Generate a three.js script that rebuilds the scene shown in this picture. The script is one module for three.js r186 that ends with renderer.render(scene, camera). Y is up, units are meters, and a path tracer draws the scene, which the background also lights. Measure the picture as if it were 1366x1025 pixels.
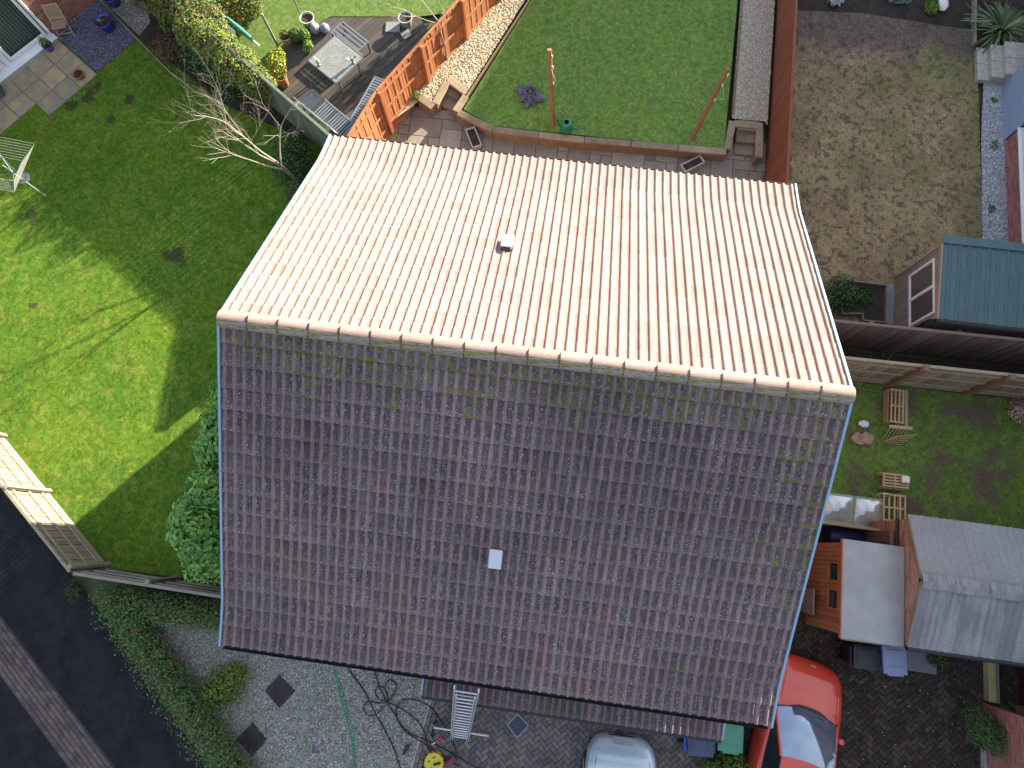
import * as THREE from 'three';
import { mergeGeometries } from 'three/addons/utils/BufferGeometryUtils.js';

// ---------------------------------------------------------------- camera
const scene = new THREE.Scene();
const camera = new THREE.PerspectiveCamera(59.093, 1024 / 768, 0.1, 500);
camera.position.set(0.3191, 16.8004, 2.5656);
camera.up.set(-0.1235, 0.2278, -0.9659);
camera.lookAt(0.3191 - 0.0517, 16.8004 - 0.9735, 2.5656 - 0.223);
scene.add(camera);

// ---------------------------------------------------------------- sky, sun, exposure
const SUN = new THREE.Vector3(0.615, 0.276, -0.738).normalize();
{
  const W = 512, H = 256, d = new Float32Array(W * H * 4), v = new THREE.Vector3();
  for (let j = 0; j < H; j++) for (let i = 0; i < W; i++) {
    const th = ((i + 0.5) / W - 0.5) * 2 * Math.PI, la = ((j + 0.5) / H - 0.5) * Math.PI;
    v.set(Math.cos(la) * Math.cos(th), Math.sin(la), Math.cos(la) * Math.sin(th));
    const y = Math.max(v.y, 0), k = Math.pow(1 - y, 3.2);
    const g = Math.acos(Math.min(1, v.dot(SUN))) * 180 / Math.PI, au = 0.16 * Math.exp(-g / 16) + 0.05 * Math.exp(-g / 45);
    let r = 0.072 + 0.105 * k + au, gg = 0.100 + 0.115 * k + au * 0.93, b = 0.152 + 0.115 * k + au * 0.8;
    // thin broken cloud
    const px = v.x / (y + 0.18), pz = v.z / (y + 0.18);
    let c = fbmOpen(px * 1.3 + 7.1, pz * 1.3 + 3.7, 5, 91);
    c = Math.min(1, Math.max(0, (c - 0.53) * 4.5)) * Math.min(1, y * 6);
    const cl = 0.19 + au * 0.9;
    r += (cl - r) * c * 0.75; gg += (cl * 1.0 - gg) * c * 0.75; b += (cl * 1.05 - b) * c * 0.75;
    if (v.y < 0) { r = 0.05; gg = 0.052; b = 0.045; }
    const o = (j * W + i) * 4; d[o] = r; d[o + 1] = gg; d[o + 2] = b; d[o + 3] = 1;
  }
  const sky = new THREE.DataTexture(d, W, H, THREE.RGBAFormat, THREE.FloatType);
  sky.mapping = THREE.EquirectangularReflectionMapping; sky.magFilter = THREE.LinearFilter; sky.needsUpdate = true;
  scene.background = sky; scene.environment = sky;
}
const sun = new THREE.DirectionalLight(0xffffff, 3.25);
sun.color.setRGB(1.0, 0.90, 0.74);
sun.position.copy(SUN).multiplyScalar(70); sun.target.position.set(0, 0, 0);
sun.castShadow = true; sun.shadow.mapSize.set(4096, 4096); sun.shadow.radius = 1.2;
Object.assign(sun.shadow.camera, { left: -45, right: 45, top: 45, bottom: -45, near: 1, far: 160 });
scene.add(sun, sun.target);
const renderer = new THREE.WebGLRenderer({ antialias: true });
renderer.setSize(1024, 768);
renderer.toneMapping = THREE.LinearToneMapping;
renderer.toneMappingExposure = 7.1;
renderer.shadowMap.enabled = true;

// ---------------------------------------------------------------- helpers
function hash(ix, iy, s) { let h = Math.imul(ix, 374761393) ^ Math.imul(iy, 668265263) ^ Math.imul(s + 11, 2246822519); h = Math.imul(h ^ (h >>> 13), 1274126177); h = Math.imul(h ^ (h >>> 15), 2246822507); return ((h ^ (h >>> 16)) >>> 0) / 4294967296; }
function vn(x, y, s, p) {
  let ix = Math.floor(x), iy = Math.floor(y); const fx = x - ix, fy = y - iy;
  let jx = ix + 1, jy = iy + 1;
  if (p) { ix = ((ix % p) + p) % p; iy = ((iy % p) + p) % p; jx = ((jx % p) + p) % p; jy = ((jy % p) + p) % p; }
  const u = fx * fx * (3 - 2 * fx), w = fy * fy * (3 - 2 * fy);
  const a = hash(ix, iy, s), b = hash(jx, iy, s), c = hash(ix, jy, s), e = hash(jx, jy, s);
  return a + (b - a) * u + (c - a) * w + (a - b - c + e) * u * w;
}
function fbmOpen(x, y, o, s) { let a = 0.5, t = 0, n = 0; for (let i = 0; i < o; i++) { t += a * vn(x, y, s + i); n += a; a *= 0.5; x *= 2.03; y *= 2.03; } return t / n; }
function fb(u, v, f, o, s) { let a = 0.5, t = 0, n = 0; for (let i = 0; i < o; i++) { t += a * vn(u * f, v * f, s + i, f); n += a; a *= 0.55; f *= 2; } return t / n; }
function rng(seed) { let a = seed >>> 0; return () => { a = (a + 0x6D2B79F5) | 0; let t = Math.imul(a ^ (a >>> 15), 1 | a); t = (t + Math.imul(t ^ (t >>> 7), 61 | t)) ^ t; return ((t ^ (t >>> 14)) >>> 0) / 4294967296; }; }
const sat = (x) => Math.min(1, Math.max(0, x));
const mix = (a, b, t) => a + (b - a) * t;
const mix3 = (a, b, t) => [mix(a[0], b[0], t), mix(a[1], b[1], t), mix(a[2], b[2], t)];
const mul3 = (a, k) => [a[0] * k, a[1] * k, a[2] * k];
const enc = (c) => { c = sat(c); return Math.round(255 * (c <= 0.0031308 ? c * 12.92 : 1.055 * Math.pow(c, 1 / 2.4) - 0.055)); };
function tex(w, h, fn) {          // fn(u, v) gives a linear base colour
  const d = new Uint8Array(w * h * 4);
  for (let j = 0; j < h; j++) for (let i = 0; i < w; i++) {
    const c = fn((i + 0.5) / w, (j + 0.5) / h), o = (j * w + i) * 4;
    d[o] = enc(c[0]); d[o + 1] = enc(c[1]); d[o + 2] = enc(c[2]); d[o + 3] = 255;
  }
  const t = new THREE.DataTexture(d, w, h, THREE.RGBAFormat);
  t.colorSpace = THREE.SRGBColorSpace; t.wrapS = t.wrapT = THREE.RepeatWrapping;
  t.magFilter = THREE.LinearFilter; t.minFilter = THREE.LinearMipmapLinearFilter; t.generateMipmaps = true; t.anisotropy = 8; t.needsUpdate = true;
  return t;
}
function mat(c, rough = 0.85, extra = {}) {
  const m = new THREE.MeshPhysicalMaterial({ roughness: rough, ...extra });
  if (c && c.isTexture) m.map = c; else if (c) m.color.setRGB(c[0], c[1], c[2]);
  return m;
}
function tint(m, r, g = r, b = r) { const c = m.clone(); c.color.setRGB(r, g, b); return c; }
const used = new Map();
function numbered(n) { const k = used.get(n) || 0; used.set(n, k + 1); return k ? `${n}_${String(k).padStart(3, '0')}` : n; }
function shade(o) { o.castShadow = true; o.receiveShadow = true; return o; }
function obj(name, geo, m, parent) { const o = shade(new THREE.Mesh(Array.isArray(geo) ? mergeGeometries(geo) : geo, m)); o.name = name; parent.add(o); return o; }
function tag(o, label, category, group) { o.userData.label = label; o.userData.category = category; if (group) o.userData.group = group; return o; }
function thing(name, label, category, [x, y, z] = [0, 0, 0], turn = 0, group) {
  const o = new THREE.Group(); o.name = numbered(name); o.position.set(x, y, z); o.rotation.y = turn; scene.add(o);
  return tag(o, label, category, group);
}
function struct(name, geo, m) { const o = obj(numbered(name), geo, m, scene); o.userData.kind = 'structure'; return o; }
function structGroup(name) { const o = new THREE.Group(); o.name = numbered(name); o.userData.kind = 'structure'; scene.add(o); return o; }
function planarUV(g, s = 1, swap = false, ox = 0, oy = 0) {   // uv in metres by the main axis of the normal
  if (g.index) g = g.toNonIndexed(); if (!g.attributes.normal) g.computeVertexNormals();
  const p = g.attributes.position, n = g.attributes.normal, uv = new Float32Array(p.count * 2);
  for (let i = 0; i < p.count; i++) {
    const ax = Math.abs(n.getX(i)), ay = Math.abs(n.getY(i)), az = Math.abs(n.getZ(i));
    let u, v; if (ay > ax && ay > az) { u = p.getX(i); v = p.getZ(i); } else if (ax > az) { u = p.getZ(i); v = p.getY(i); } else { u = p.getX(i); v = p.getY(i); }
    if (swap) [u, v] = [v, u];
    uv[2 * i] = u * s + ox; uv[2 * i + 1] = v * s + oy;
  }
  g.setAttribute('uv', new THREE.BufferAttribute(uv, 2)); return g;
}
function bx(w, h, d, x = 0, y = 0, z = 0, o = {}) {            // box, uv in metres
  const g = planarUV(new THREE.BoxGeometry(w, h, d), o.s ?? 1, o.swap, o.ox ?? 0, o.oy ?? 0);
  if (o.rx) g.rotateX(o.rx); if (o.rz) g.rotateZ(o.rz); if (o.ry) g.rotateY(o.ry); g.translate(x, y, z); return g;
}
function raw(verts, faces, smooth = false) {                  // small polygon soup: faces of 3 or 4 indices
  const pos = [];
  for (const f of faces) for (let k = 1; k + 1 < f.length; k++) for (const q of [f[0], f[k], f[k + 1]]) pos.push(...verts[q]);
  const g = new THREE.BufferGeometry(); g.setAttribute('position', new THREE.Float32BufferAttribute(pos, 3)); g.computeVertexNormals();
  return planarUV(g);
}
function slab(w, h, d, b = 0.006, o = {}) {                   // chamfered slab standing on y = 0, no underside
  const x = w / 2, z = d / 2, t = h - b, X = x - b, Z = z - b;
  const V = [[-x, 0, -z], [x, 0, -z], [x, 0, z], [-x, 0, z], [-x, t, -z], [x, t, -z], [x, t, z], [-x, t, z], [-X, h, -Z], [X, h, -Z], [X, h, Z], [-X, h, Z]];
  const g = raw(V, [[11, 10, 9, 8], [4, 8, 9, 5], [5, 9, 10, 6], [6, 10, 11, 7], [7, 11, 8, 4], [0, 4, 5, 1], [1, 5, 6, 2], [2, 6, 7, 3], [3, 7, 4, 0]]);
  return planarUV(g, o.s ?? 1, o.swap, o.ox ?? 0, o.oy ?? 0);
}
function cbox(w, h, d, b = 0.008, o = {}) {                   // box with all edges chamfered, centred
  const V = [], id = {}; const add = (p) => { V.push(p); return V.length - 1; };
  const s = [-1, 1], F = [];
  for (const a of s) for (const c of s) for (const e of s) {
    id[[a, c, e, 0]] = add([a * w / 2, c * (h / 2 - b), e * (d / 2 - b)]);
    id[[a, c, e, 1]] = add([a * (w / 2 - b), c * h / 2, e * (d / 2 - b)]);
    id[[a, c, e, 2]] = add([a * (w / 2 - b), c * (h / 2 - b), e * d / 2]);
  }
  const q = (f, flip) => F.push(flip ? f.slice().reverse() : f);
  for (const a of s) {
    q([[a, -1, -1, 0], [a, 1, -1, 0], [a, 1, 1, 0], [a, -1, 1, 0]].map((k) => id[k]), a < 0);
    q([[-1, a, -1, 1], [-1, a, 1, 1], [1, a, 1, 1], [1, a, -1, 1]].map((k) => id[k]), a < 0);
    q([[-1, -1, a, 2], [1, -1, a, 2], [1, 1, a, 2], [-1, 1, a, 2]].map((k) => id[k]), a < 0);
    for (const c of s) {
      q([[a, c, -1, 0], [a, c, -1, 1], [a, c, 1, 1], [a, c, 1, 0]].map((k) => id[k]), a * c < 0);
      q([[a, -1, c, 0], [a, 1, c, 0], [a, 1, c, 2], [a, -1, c, 2]].map((k) => id[k]), a * c < 0);
      q([[-1, a, c, 1], [-1, a, c, 2], [1, a, c, 2], [1, a, c, 1]].map((k) => id[k]), a * c < 0);
      for (const e of s) q([[a, c, e, 0], [a, c, e, 1], [a, c, e, 2]].map((k) => id[k]), a * c * e < 0);
    }
  }
  const g = planarUV(raw(V, F), o.s ?? 1, o.swap, o.ox ?? 0, o.oy ?? 0); return g;
}
function tube(pts, r, seg = 24, rad = 6, closed = false) {
  return new THREE.TubeGeometry(new THREE.CatmullRomCurve3(pts.map((p) => new THREE.Vector3(...p)), closed), seg, r, rad, closed).toNonIndexed();
}
function rod(a, b, r0, r1 = r0, n = 6) {                      // tapered rod between two points
  const A = new THREE.Vector3(...a), B = new THREE.Vector3(...b), L = A.distanceTo(B);
  const g = new THREE.CylinderGeometry(r1, r0, L, n, 1).toNonIndexed();
  g.applyQuaternion(new THREE.Quaternion().setFromUnitVectors(new THREE.Vector3(0, 1, 0), B.clone().sub(A).normalize()));
  const M = A.add(B).multiplyScalar(0.5); g.translate(M.x, M.y, M.z); return g;
}
function lathe(pts, n = 24) { return new THREE.LatheGeometry(pts.map((p) => new THREE.Vector2(p[0], p[1])), n).toNonIndexed(); }
function sheet(pts, y, size = 1, ox = 0, oz = 0, size2 = size) {   // flat polygon [x, z], uv in units of size
  const c = pts.map((p) => new THREE.Vector2(p[0], p[1])), tr = THREE.ShapeUtils.triangulateShape(c, []);
  const pos = [], uv = [], nor = [];
  for (const t of tr) {
    const [a, b, e] = t.map((k) => c[k]); const up = (b.x - a.x) * (e.y - a.y) - (b.y - a.y) * (e.x - a.x) < 0;
    for (const q of up ? [a, b, e] : [a, e, b]) { pos.push(q.x, y, q.y); uv.push((q.x - ox) / size, (q.y - oz) / size2); nor.push(0, 1, 0); }
  }
  const g = new THREE.BufferGeometry();
  g.setAttribute('position', new THREE.Float32BufferAttribute(pos, 3)); g.setAttribute('normal', new THREE.Float32BufferAttribute(nor, 3)); g.setAttribute('uv', new THREE.Float32BufferAttribute(uv, 2));
  return g;
}
function prism(pts, y0, y1, o = {}) {                         // upright prism over polygon [x, z]
  const c = pts.map((p) => new THREE.Vector2(p[0], p[1])); const cw = THREE.ShapeUtils.isClockWise(c); if (cw) c.reverse();
  const tr = THREE.ShapeUtils.triangulateShape(c, []), pos = [];
  for (const [a, b, e] of tr) { pos.push(c[a].x, y1, c[a].y, c[e].x, y1, c[e].y, c[b].x, y1, c[b].y); pos.push(c[a].x, y0, c[a].y, c[b].x, y0, c[b].y, c[e].x, y0, c[e].y); }
  for (let i = 0; i < c.length; i++) { const a = c[i], b = c[(i + 1) % c.length]; pos.push(a.x, y0, a.y, a.x, y1, a.y, b.x, y1, b.y, a.x, y0, a.y, b.x, y1, b.y, b.x, y0, b.y); }
  const g = new THREE.BufferGeometry(); g.setAttribute('position', new THREE.Float32BufferAttribute(pos, 3)); g.computeVertexNormals();
  return planarUV(g, o.s ?? 1, o.swap, o.ox ?? 0, o.oy ?? 0);
}
function clipHalf(poly, nx, nz, d) {                          // keep the side nx*x + nz*z <= d
  const out = [];
  for (let i = 0; i < poly.length; i++) {
    const a = poly[i], b = poly[(i + 1) % poly.length], da = nx * a[0] + nz * a[1] - d, db = nx * b[0] + nz * b[1] - d;
    if (da <= 0) out.push(a);
    if ((da < 0 && db > 0) || (da > 0 && db < 0)) { const t = da / (da - db); out.push([a[0] + (b[0] - a[0]) * t, a[1] + (b[1] - a[1]) * t]); }
  }
  return out;
}
function inPoly(x, z, P) { let c = false; for (let i = 0, j = P.length - 1; i < P.length; j = i++) if ((P[i][1] > z) !== (P[j][1] > z) && x < (P[j][0] - P[i][0]) * (z - P[i][1]) / (P[j][1] - P[i][1]) + P[i][0]) c = !c; return c; }
function bar(p, q, w, y0, y1, o = {}) {                       // beam over the line p-q on the plan
  const dx = q[0] - p[0], dz = q[1] - p[1], L = Math.hypot(dx, dz);
  const g = cbox(L, y1 - y0, w, o.b ?? 0.01, { swap: o.swap, ox: o.ox, oy: o.oy }); g.rotateY(-Math.atan2(dz, dx)); g.translate((p[0] + q[0]) / 2, (y0 + y1) / 2, (p[1] + q[1]) / 2); return g;
}
function paint(g, c) { const n = g.attributes.position.count, a = new Float32Array(n * 3); for (let i = 0; i < n; i++) a.set(c, i * 3); g.setAttribute('color', new THREE.BufferAttribute(a, 3)); return g; }

// ---------------------------------------------------------------- materials
function woodTex(a, b, seed, k = 1) {                         // grain runs along v
  return tex(256, 256, (u, v) => {
    const g = fb(u, v * 0.999, 8, 2, seed), s = vn(u * 90 + g * 6, v * 5, seed + 5, 0) * 0.6 + fb(u, v, 128, 2, seed + 9) * 0.4;
    const st = sat((fb(u, v, 5, 3, seed + 20) - 0.35) * 2);
    return mul3(mix3(a, b, sat(s * 0.9 * k + st * 0.35)), 0.82 + 0.36 * fb(u, v, 64, 3, seed + 30));
  });
}
function grainTex(a, b, seed, f = 6, n = 256, hi = 0.4) {      // coarse patches and fine grain
  return tex(n, n, (u, v) => {
    const p = sat((fb(u, v, f, 5, seed) - 0.3) * 2.4), q = fb(u, v, 128, 2, seed + 40);
    return mul3(mix3(a, b, p), 1 - hi / 2 + hi * q);
  });
}
const T = {};
const M = {};
M.orange = mat(woodTex([0.42, 0.165, 0.06], [0.26, 0.09, 0.03], 3), 0.8);
M.brownFence = mat(woodTex([0.26, 0.085, 0.035], [0.16, 0.045, 0.018], 13), 0.8);
M.oldWood = mat(woodTex([0.36, 0.30, 0.22], [0.19, 0.15, 0.105], 23), 0.9);
M.greyWood = mat(woodTex([0.30, 0.265, 0.215], [0.14, 0.12, 0.095], 33), 0.92);
M.darkWood = mat(woodTex([0.21, 0.165, 0.135], [0.12, 0.09, 0.072], 43), 0.92);
M.mossWood = mat(woodTex([0.38, 0.34, 0.215], [0.23, 0.19, 0.125], 53), 0.92);
M.greenWood = mat(woodTex([0.16, 0.20, 0.13], [0.09, 0.115, 0.075], 63), 0.9);
M.sleeper = mat(woodTex([0.26, 0.185, 0.105], [0.14, 0.095, 0.055], 73), 0.92);
M.cedar = mat(woodTex([0.38, 0.165, 0.075], [0.25, 0.10, 0.045], 83), 0.75);
M.palePine = mat(woodTex([0.52, 0.40, 0.24], [0.38, 0.27, 0.15], 93), 0.8);
M.teak = mat(woodTex([0.40, 0.30, 0.20], [0.27, 0.19, 0.12], 103), 0.85);
M.post = mat(woodTex([0.33, 0.17, 0.07], [0.22, 0.10, 0.04], 113), 0.85);
M.taupe = mat(woodTex([0.33, 0.27, 0.215], [0.25, 0.20, 0.155], 123), 0.85);
M.white = mat([0.74, 0.75, 0.74], 0.42);
M.whiteMatt = mat([0.70, 0.69, 0.66], 0.8);
M.black = mat([0.016, 0.016, 0.018], 0.55);
M.rubber = mat([0.02, 0.02, 0.021], 0.75);
M.steel = mat([0.55, 0.56, 0.57], 0.38, { metalness: 0.85 });
M.alu = mat([0.62, 0.64, 0.66], 0.42, { metalness: 0.6 });
M.glassDark = mat([0.02, 0.026, 0.03], 0.06, { specularIntensity: 1, clearcoat: 1, clearcoatRoughness: 0.03 });
M.concrete = mat(grainTex([0.36, 0.34, 0.31], [0.25, 0.235, 0.21], 201), 0.92);
M.stone = mat(grainTex([0.46, 0.43, 0.37], [0.34, 0.31, 0.26], 211), 0.92);
M.soil = mat(grainTex([0.05, 0.036, 0.026], [0.028, 0.02, 0.015], 221, 12), 0.98);
M.coping = mat(grainTex([0.28, 0.215, 0.135], [0.18, 0.135, 0.08], 231, 5), 0.92);
M.feltRoof = mat(grainTex([0.31, 0.34, 0.335], [0.265, 0.29, 0.29], 241, 4, 512, 0.25), 0.9);
M.mortar = mat(grainTex([0.34, 0.30, 0.26], [0.26, 0.23, 0.2], 251), 0.95);
M.brick = [[0.37, 0.155, 0.095], [0.42, 0.19, 0.12], [0.31, 0.125, 0.08], [0.40, 0.16, 0.11]].map((c, i) => mat(grainTex(c, mul3(c, 0.72), 260 + i * 7, 9, 256), 0.92));
M.redBrick = [[0.42, 0.175, 0.14], [0.46, 0.20, 0.16], [0.36, 0.145, 0.115]].map((c, i) => mat(grainTex(c, mul3(c, 0.75), 290 + i * 7, 9, 256), 0.92));
M.leaf = mat([1, 1, 1], 0.62, { vertexColors: true, side: THREE.DoubleSide, specularIntensity: 0.35 });
M.bark = mat(woodTex([0.30, 0.24, 0.185], [0.17, 0.13, 0.10], 311), 0.92);
M.barkDark = mat(woodTex([0.11, 0.085, 0.06], [0.055, 0.042, 0.032], 321), 0.95);
M.paleBark = mat(woodTex([0.46, 0.40, 0.32], [0.30, 0.25, 0.19], 331), 0.9);
M.terracotta = mat(grainTex([0.36, 0.145, 0.065], [0.25, 0.095, 0.045], 341, 6), 0.85);
M.bluePot = mat([0.018, 0.03, 0.30], 0.18, { clearcoat: 0.8, clearcoatRoughness: 0.15 });

// ---------------------------------------------------------------- plants
// a leaf: four-cornered blade folded along its middle; blobs = [x, y, z, rx, ry, rz]
function leafCloud(blobs, count, len, wid, cols, seed, o = {}) {
  const r = rng(seed), pos = [], nor = [], col = [];
  const vol = blobs.map((b) => Math.pow(b[3] * b[4] * b[5], 0.67)), tot = vol.reduce((a, b) => a + b, 0);
  const n = new THREE.Vector3(), d = new THREE.Vector3(), s = new THREE.Vector3(), c = new THREE.Vector3(), q = new THREE.Vector3();
  for (let i = 0; i < count; i++) {
    let k = 0, t = r() * tot; while (k < blobs.length - 1 && t > vol[k]) t -= vol[k++];
    const b = blobs[k]; let x, y, z, l; do { x = r() * 2 - 1; y = r() * 2 - 1; z = r() * 2 - 1; l = Math.hypot(x, y, z); } while (l > 1 || l < 0.05);
    if (o.box) { const m = Math.max(Math.abs(x), Math.abs(y), Math.abs(z)); const w = mix(1, l / m, 0.75); x *= w; y *= w; z *= w; }
    const rad = Math.pow(r(), o.shell ?? 0.28), lump = (o.box ? 0.88 : 0.80) + (o.box ? 0.2 : 0.42) * fbmOpen(x * 2.4 / l + k * 5.3 + 9, y * 2.4 / l + z * 2.1 / l + 4, 3, seed + 7);
    const f = rad * lump / (o.box ? 1 : l); n.set(x / l, y / l, z / l);
    c.set(b[0] + x * f * b[3], b[1] + y * f * b[4], b[2] + z * f * b[5]);
    if (o.box && c.y < 0.06) continue;
    if (c.y < (o.floor ?? 0.02)) c.y = (o.floor ?? 0.02) + r() * (o.box ? 0.4 : 0.05);
    n.x += (r() - 0.5) * 1.3; n.y += 0.35 + (r() - 0.5) * 1.1; n.z += (r() - 0.5) * 1.3; n.normalize();
    d.set(r() - 0.5, (r() - 0.5) * 0.6 - (o.droop ?? 0), r() - 0.5); d.addScaledVector(n, -d.dot(n)).normalize(); s.crossVectors(n, d);
    const L = len * (0.6 + 0.8 * r()), Wd = wid * (0.6 + 0.8 * r()), fold = 0.25 * Wd;
    const P = [c.clone().addScaledVector(d, -L / 2), c.clone().addScaledVector(s, Wd / 2).addScaledVector(n, fold), c.clone().addScaledVector(d, L / 2), c.clone().addScaledVector(s, -Wd / 2).addScaledVector(n, fold)];
    const cc = cols[Math.floor(Math.pow(r(), 1.15) * cols.length) % cols.length], v = 0.7 + 0.6 * r();
    for (const [a, e, g] of [[0, 1, 2], [0, 2, 3]]) {
      q.subVectors(P[e], P[a]).cross(new THREE.Vector3().subVectors(P[g], P[a])).normalize();
      for (const w of [a, e, g]) { pos.push(P[w].x, P[w].y, P[w].z); nor.push(q.x, q.y, q.z); col.push(cc[0] * v, cc[1] * v, cc[2] * v); }
    }
  }
  const g = new THREE.BufferGeometry(); g.setAttribute('position', new THREE.Float32BufferAttribute(pos, 3)); g.setAttribute('normal', new THREE.Float32BufferAttribute(nor, 3)); g.setAttribute('color', new THREE.Float32BufferAttribute(col, 3));
  return g;
}
function stems(blobs, seed, r0 = 0.02, n = 5) {               // woody stems from the base into each blob
  const r = rng(seed), out = [];
  for (const b of blobs) for (let i = 0; i < n; i++) {
    const t = r() * 6.28, e = [b[0] + Math.cos(t) * b[3] * 0.6 * r(), b[1] + b[4] * (0.2 + 0.4 * r()), b[2] + Math.sin(t) * b[5] * 0.6 * r()];
    const m = [b[0] + (e[0] - b[0]) * 0.4, b[1] * 0.5, b[2] + (e[2] - b[2]) * 0.4];
    out.push(rod([b[0] * 0.9, 0, b[2] * 0.9], m, r0, r0 * 0.75, 5), rod(m, e, r0 * 0.75, r0 * 0.3, 5));
  }
  return mergeGeometries(out);
}
function shrub(name, label, category, [x, z], blobs, count, len, wid, cols, seed, o = {}) {
  const t = thing(name, label, category, [x, o.y ?? 0, z], 0, o.group);
  obj('foliage', leafCloud(blobs, count, len, wid, cols, seed, o), M.leaf, t);
  obj('stem', stems(blobs, seed + 3, o.stem ?? 0.018), M.barkDark, t);
  return t;
}
function branches(start, dir, len, rad, depth, seed, o = {}) {  // bare crown: a list of tapered rods
  const r = rng(seed), out = [];
  (function grow(p, d, L, R, k) {
    const n = 3; let q = p.clone(), v = d.clone();
    for (let i = 0; i < n; i++) {
      const w = v.clone().add(new THREE.Vector3((r() - 0.5) * 0.35, (r() - 0.5) * 0.2 + (o.up ?? 0.05), (r() - 0.5) * 0.35)).normalize();
      const e = q.clone().addScaledVector(w, L / n), a = R * (1 - 0.45 * i / n), b = R * (1 - 0.45 * (i + 1) / n);
      out.push(rod(q.toArray(), e.toArray(), a, b, k > 1 ? 4 : 6));
      if (k > 0 && (i > 0 || o.low)) {
        const m = k > 1 ? 2 : 2;
        for (let j = 0; j < m; j++) { const s = w.clone().add(new THREE.Vector3((r() - 0.5) * 1.7, (r() - 0.35) * 0.9, (r() - 0.5) * 1.7)).normalize(); grow(e, s, L * (0.45 + 0.3 * r()), b * 0.6, k - 1); }
      }
      q = e; v = w;
    }
  })(new THREE.Vector3(...start), new THREE.Vector3(...dir).normalize(), len, rad, depth);
  return mergeGeometries(out);
}
const G = {
  laurel: [[0.12, 0.27, 0.06], [0.16, 0.33, 0.07], [0.10, 0.22, 0.055], [0.22, 0.38, 0.06], [0.14, 0.30, 0.09]],
  hedge: [[0.07, 0.145, 0.04], [0.095, 0.19, 0.05], [0.055, 0.115, 0.035], [0.12, 0.2, 0.05], [0.18, 0.10, 0.06]],
  autumn: [[0.12, 0.15, 0.03], [0.08, 0.13, 0.03], [0.17, 0.15, 0.03], [0.06, 0.11, 0.03], [0.10, 0.14, 0.035], [0.20, 0.10, 0.04]],
  dark: [[0.025, 0.05, 0.02], [0.035, 0.065, 0.025], [0.02, 0.038, 0.016]],
  lime: [[0.16, 0.22, 0.025], [0.11, 0.17, 0.03], [0.2, 0.24, 0.03], [0.07, 0.12, 0.03]],
  fresh: [[0.09, 0.17, 0.03], [0.12, 0.2, 0.04], [0.06, 0.12, 0.025]],
  gold: [[0.34, 0.27, 0.01], [0.28, 0.24, 0.015], [0.18, 0.19, 0.02]],
};

// ---------------------------------------------------------------- the ground
const groundTex = grainTex([0.07, 0.085, 0.03], [0.045, 0.055, 0.022], 401, 12, 512);
struct('ground', sheet([[-160, -160], [160, -160], [160, 160], [-160, 160]], -0.09, 3), mat(groundTex, 0.98));

function lawnTex(n, m, seed, sx, sz, a, b, c, spots = [], worn = 0, wornCol = [0.2, 0.15, 0.08]) {
  return tex(n, m, (u, v) => {
    const x = u * sx, z = v * sz;
    const p = fbmOpen(x * 0.9, z * 0.9, 4, seed), q = fbmOpen(x * 5, z * 5, 3, seed + 10), f = fbmOpen(x * 38, z * 38, 2, seed + 20);
    let k = mix3(a, b, sat((p - 0.32) * 2.6)); k = mix3(k, c, sat((q - 0.5) * 2.8) * 0.8);
    k = mul3(k, (0.5 + f) * (0.62 + 0.76 * fbmOpen(x * 13, z * 13, 2, seed + 30)));
    if (worn) k = mix3(k, mul3(wornCol, 0.6 + 0.8 * f), sat((fbmOpen(x * 1.6 + 3, z * 1.6, 5, seed + 60) - (1 - worn)) * 5));
    for (const s of spots) {
      const d = Math.hypot((x - s[0]) / s[2], (z - s[1]) / (s[3] || s[2])) + (q - 0.5) * 1.1 + (f - 0.5) * 0.5;
      if (d < 1) k = mix3(k, mul3([0.04, 0.03, 0.022], 0.6 + 0.8 * f), sat((1 - d) * 2.2) * 0.75);
    }
    return k;
  });
}
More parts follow.
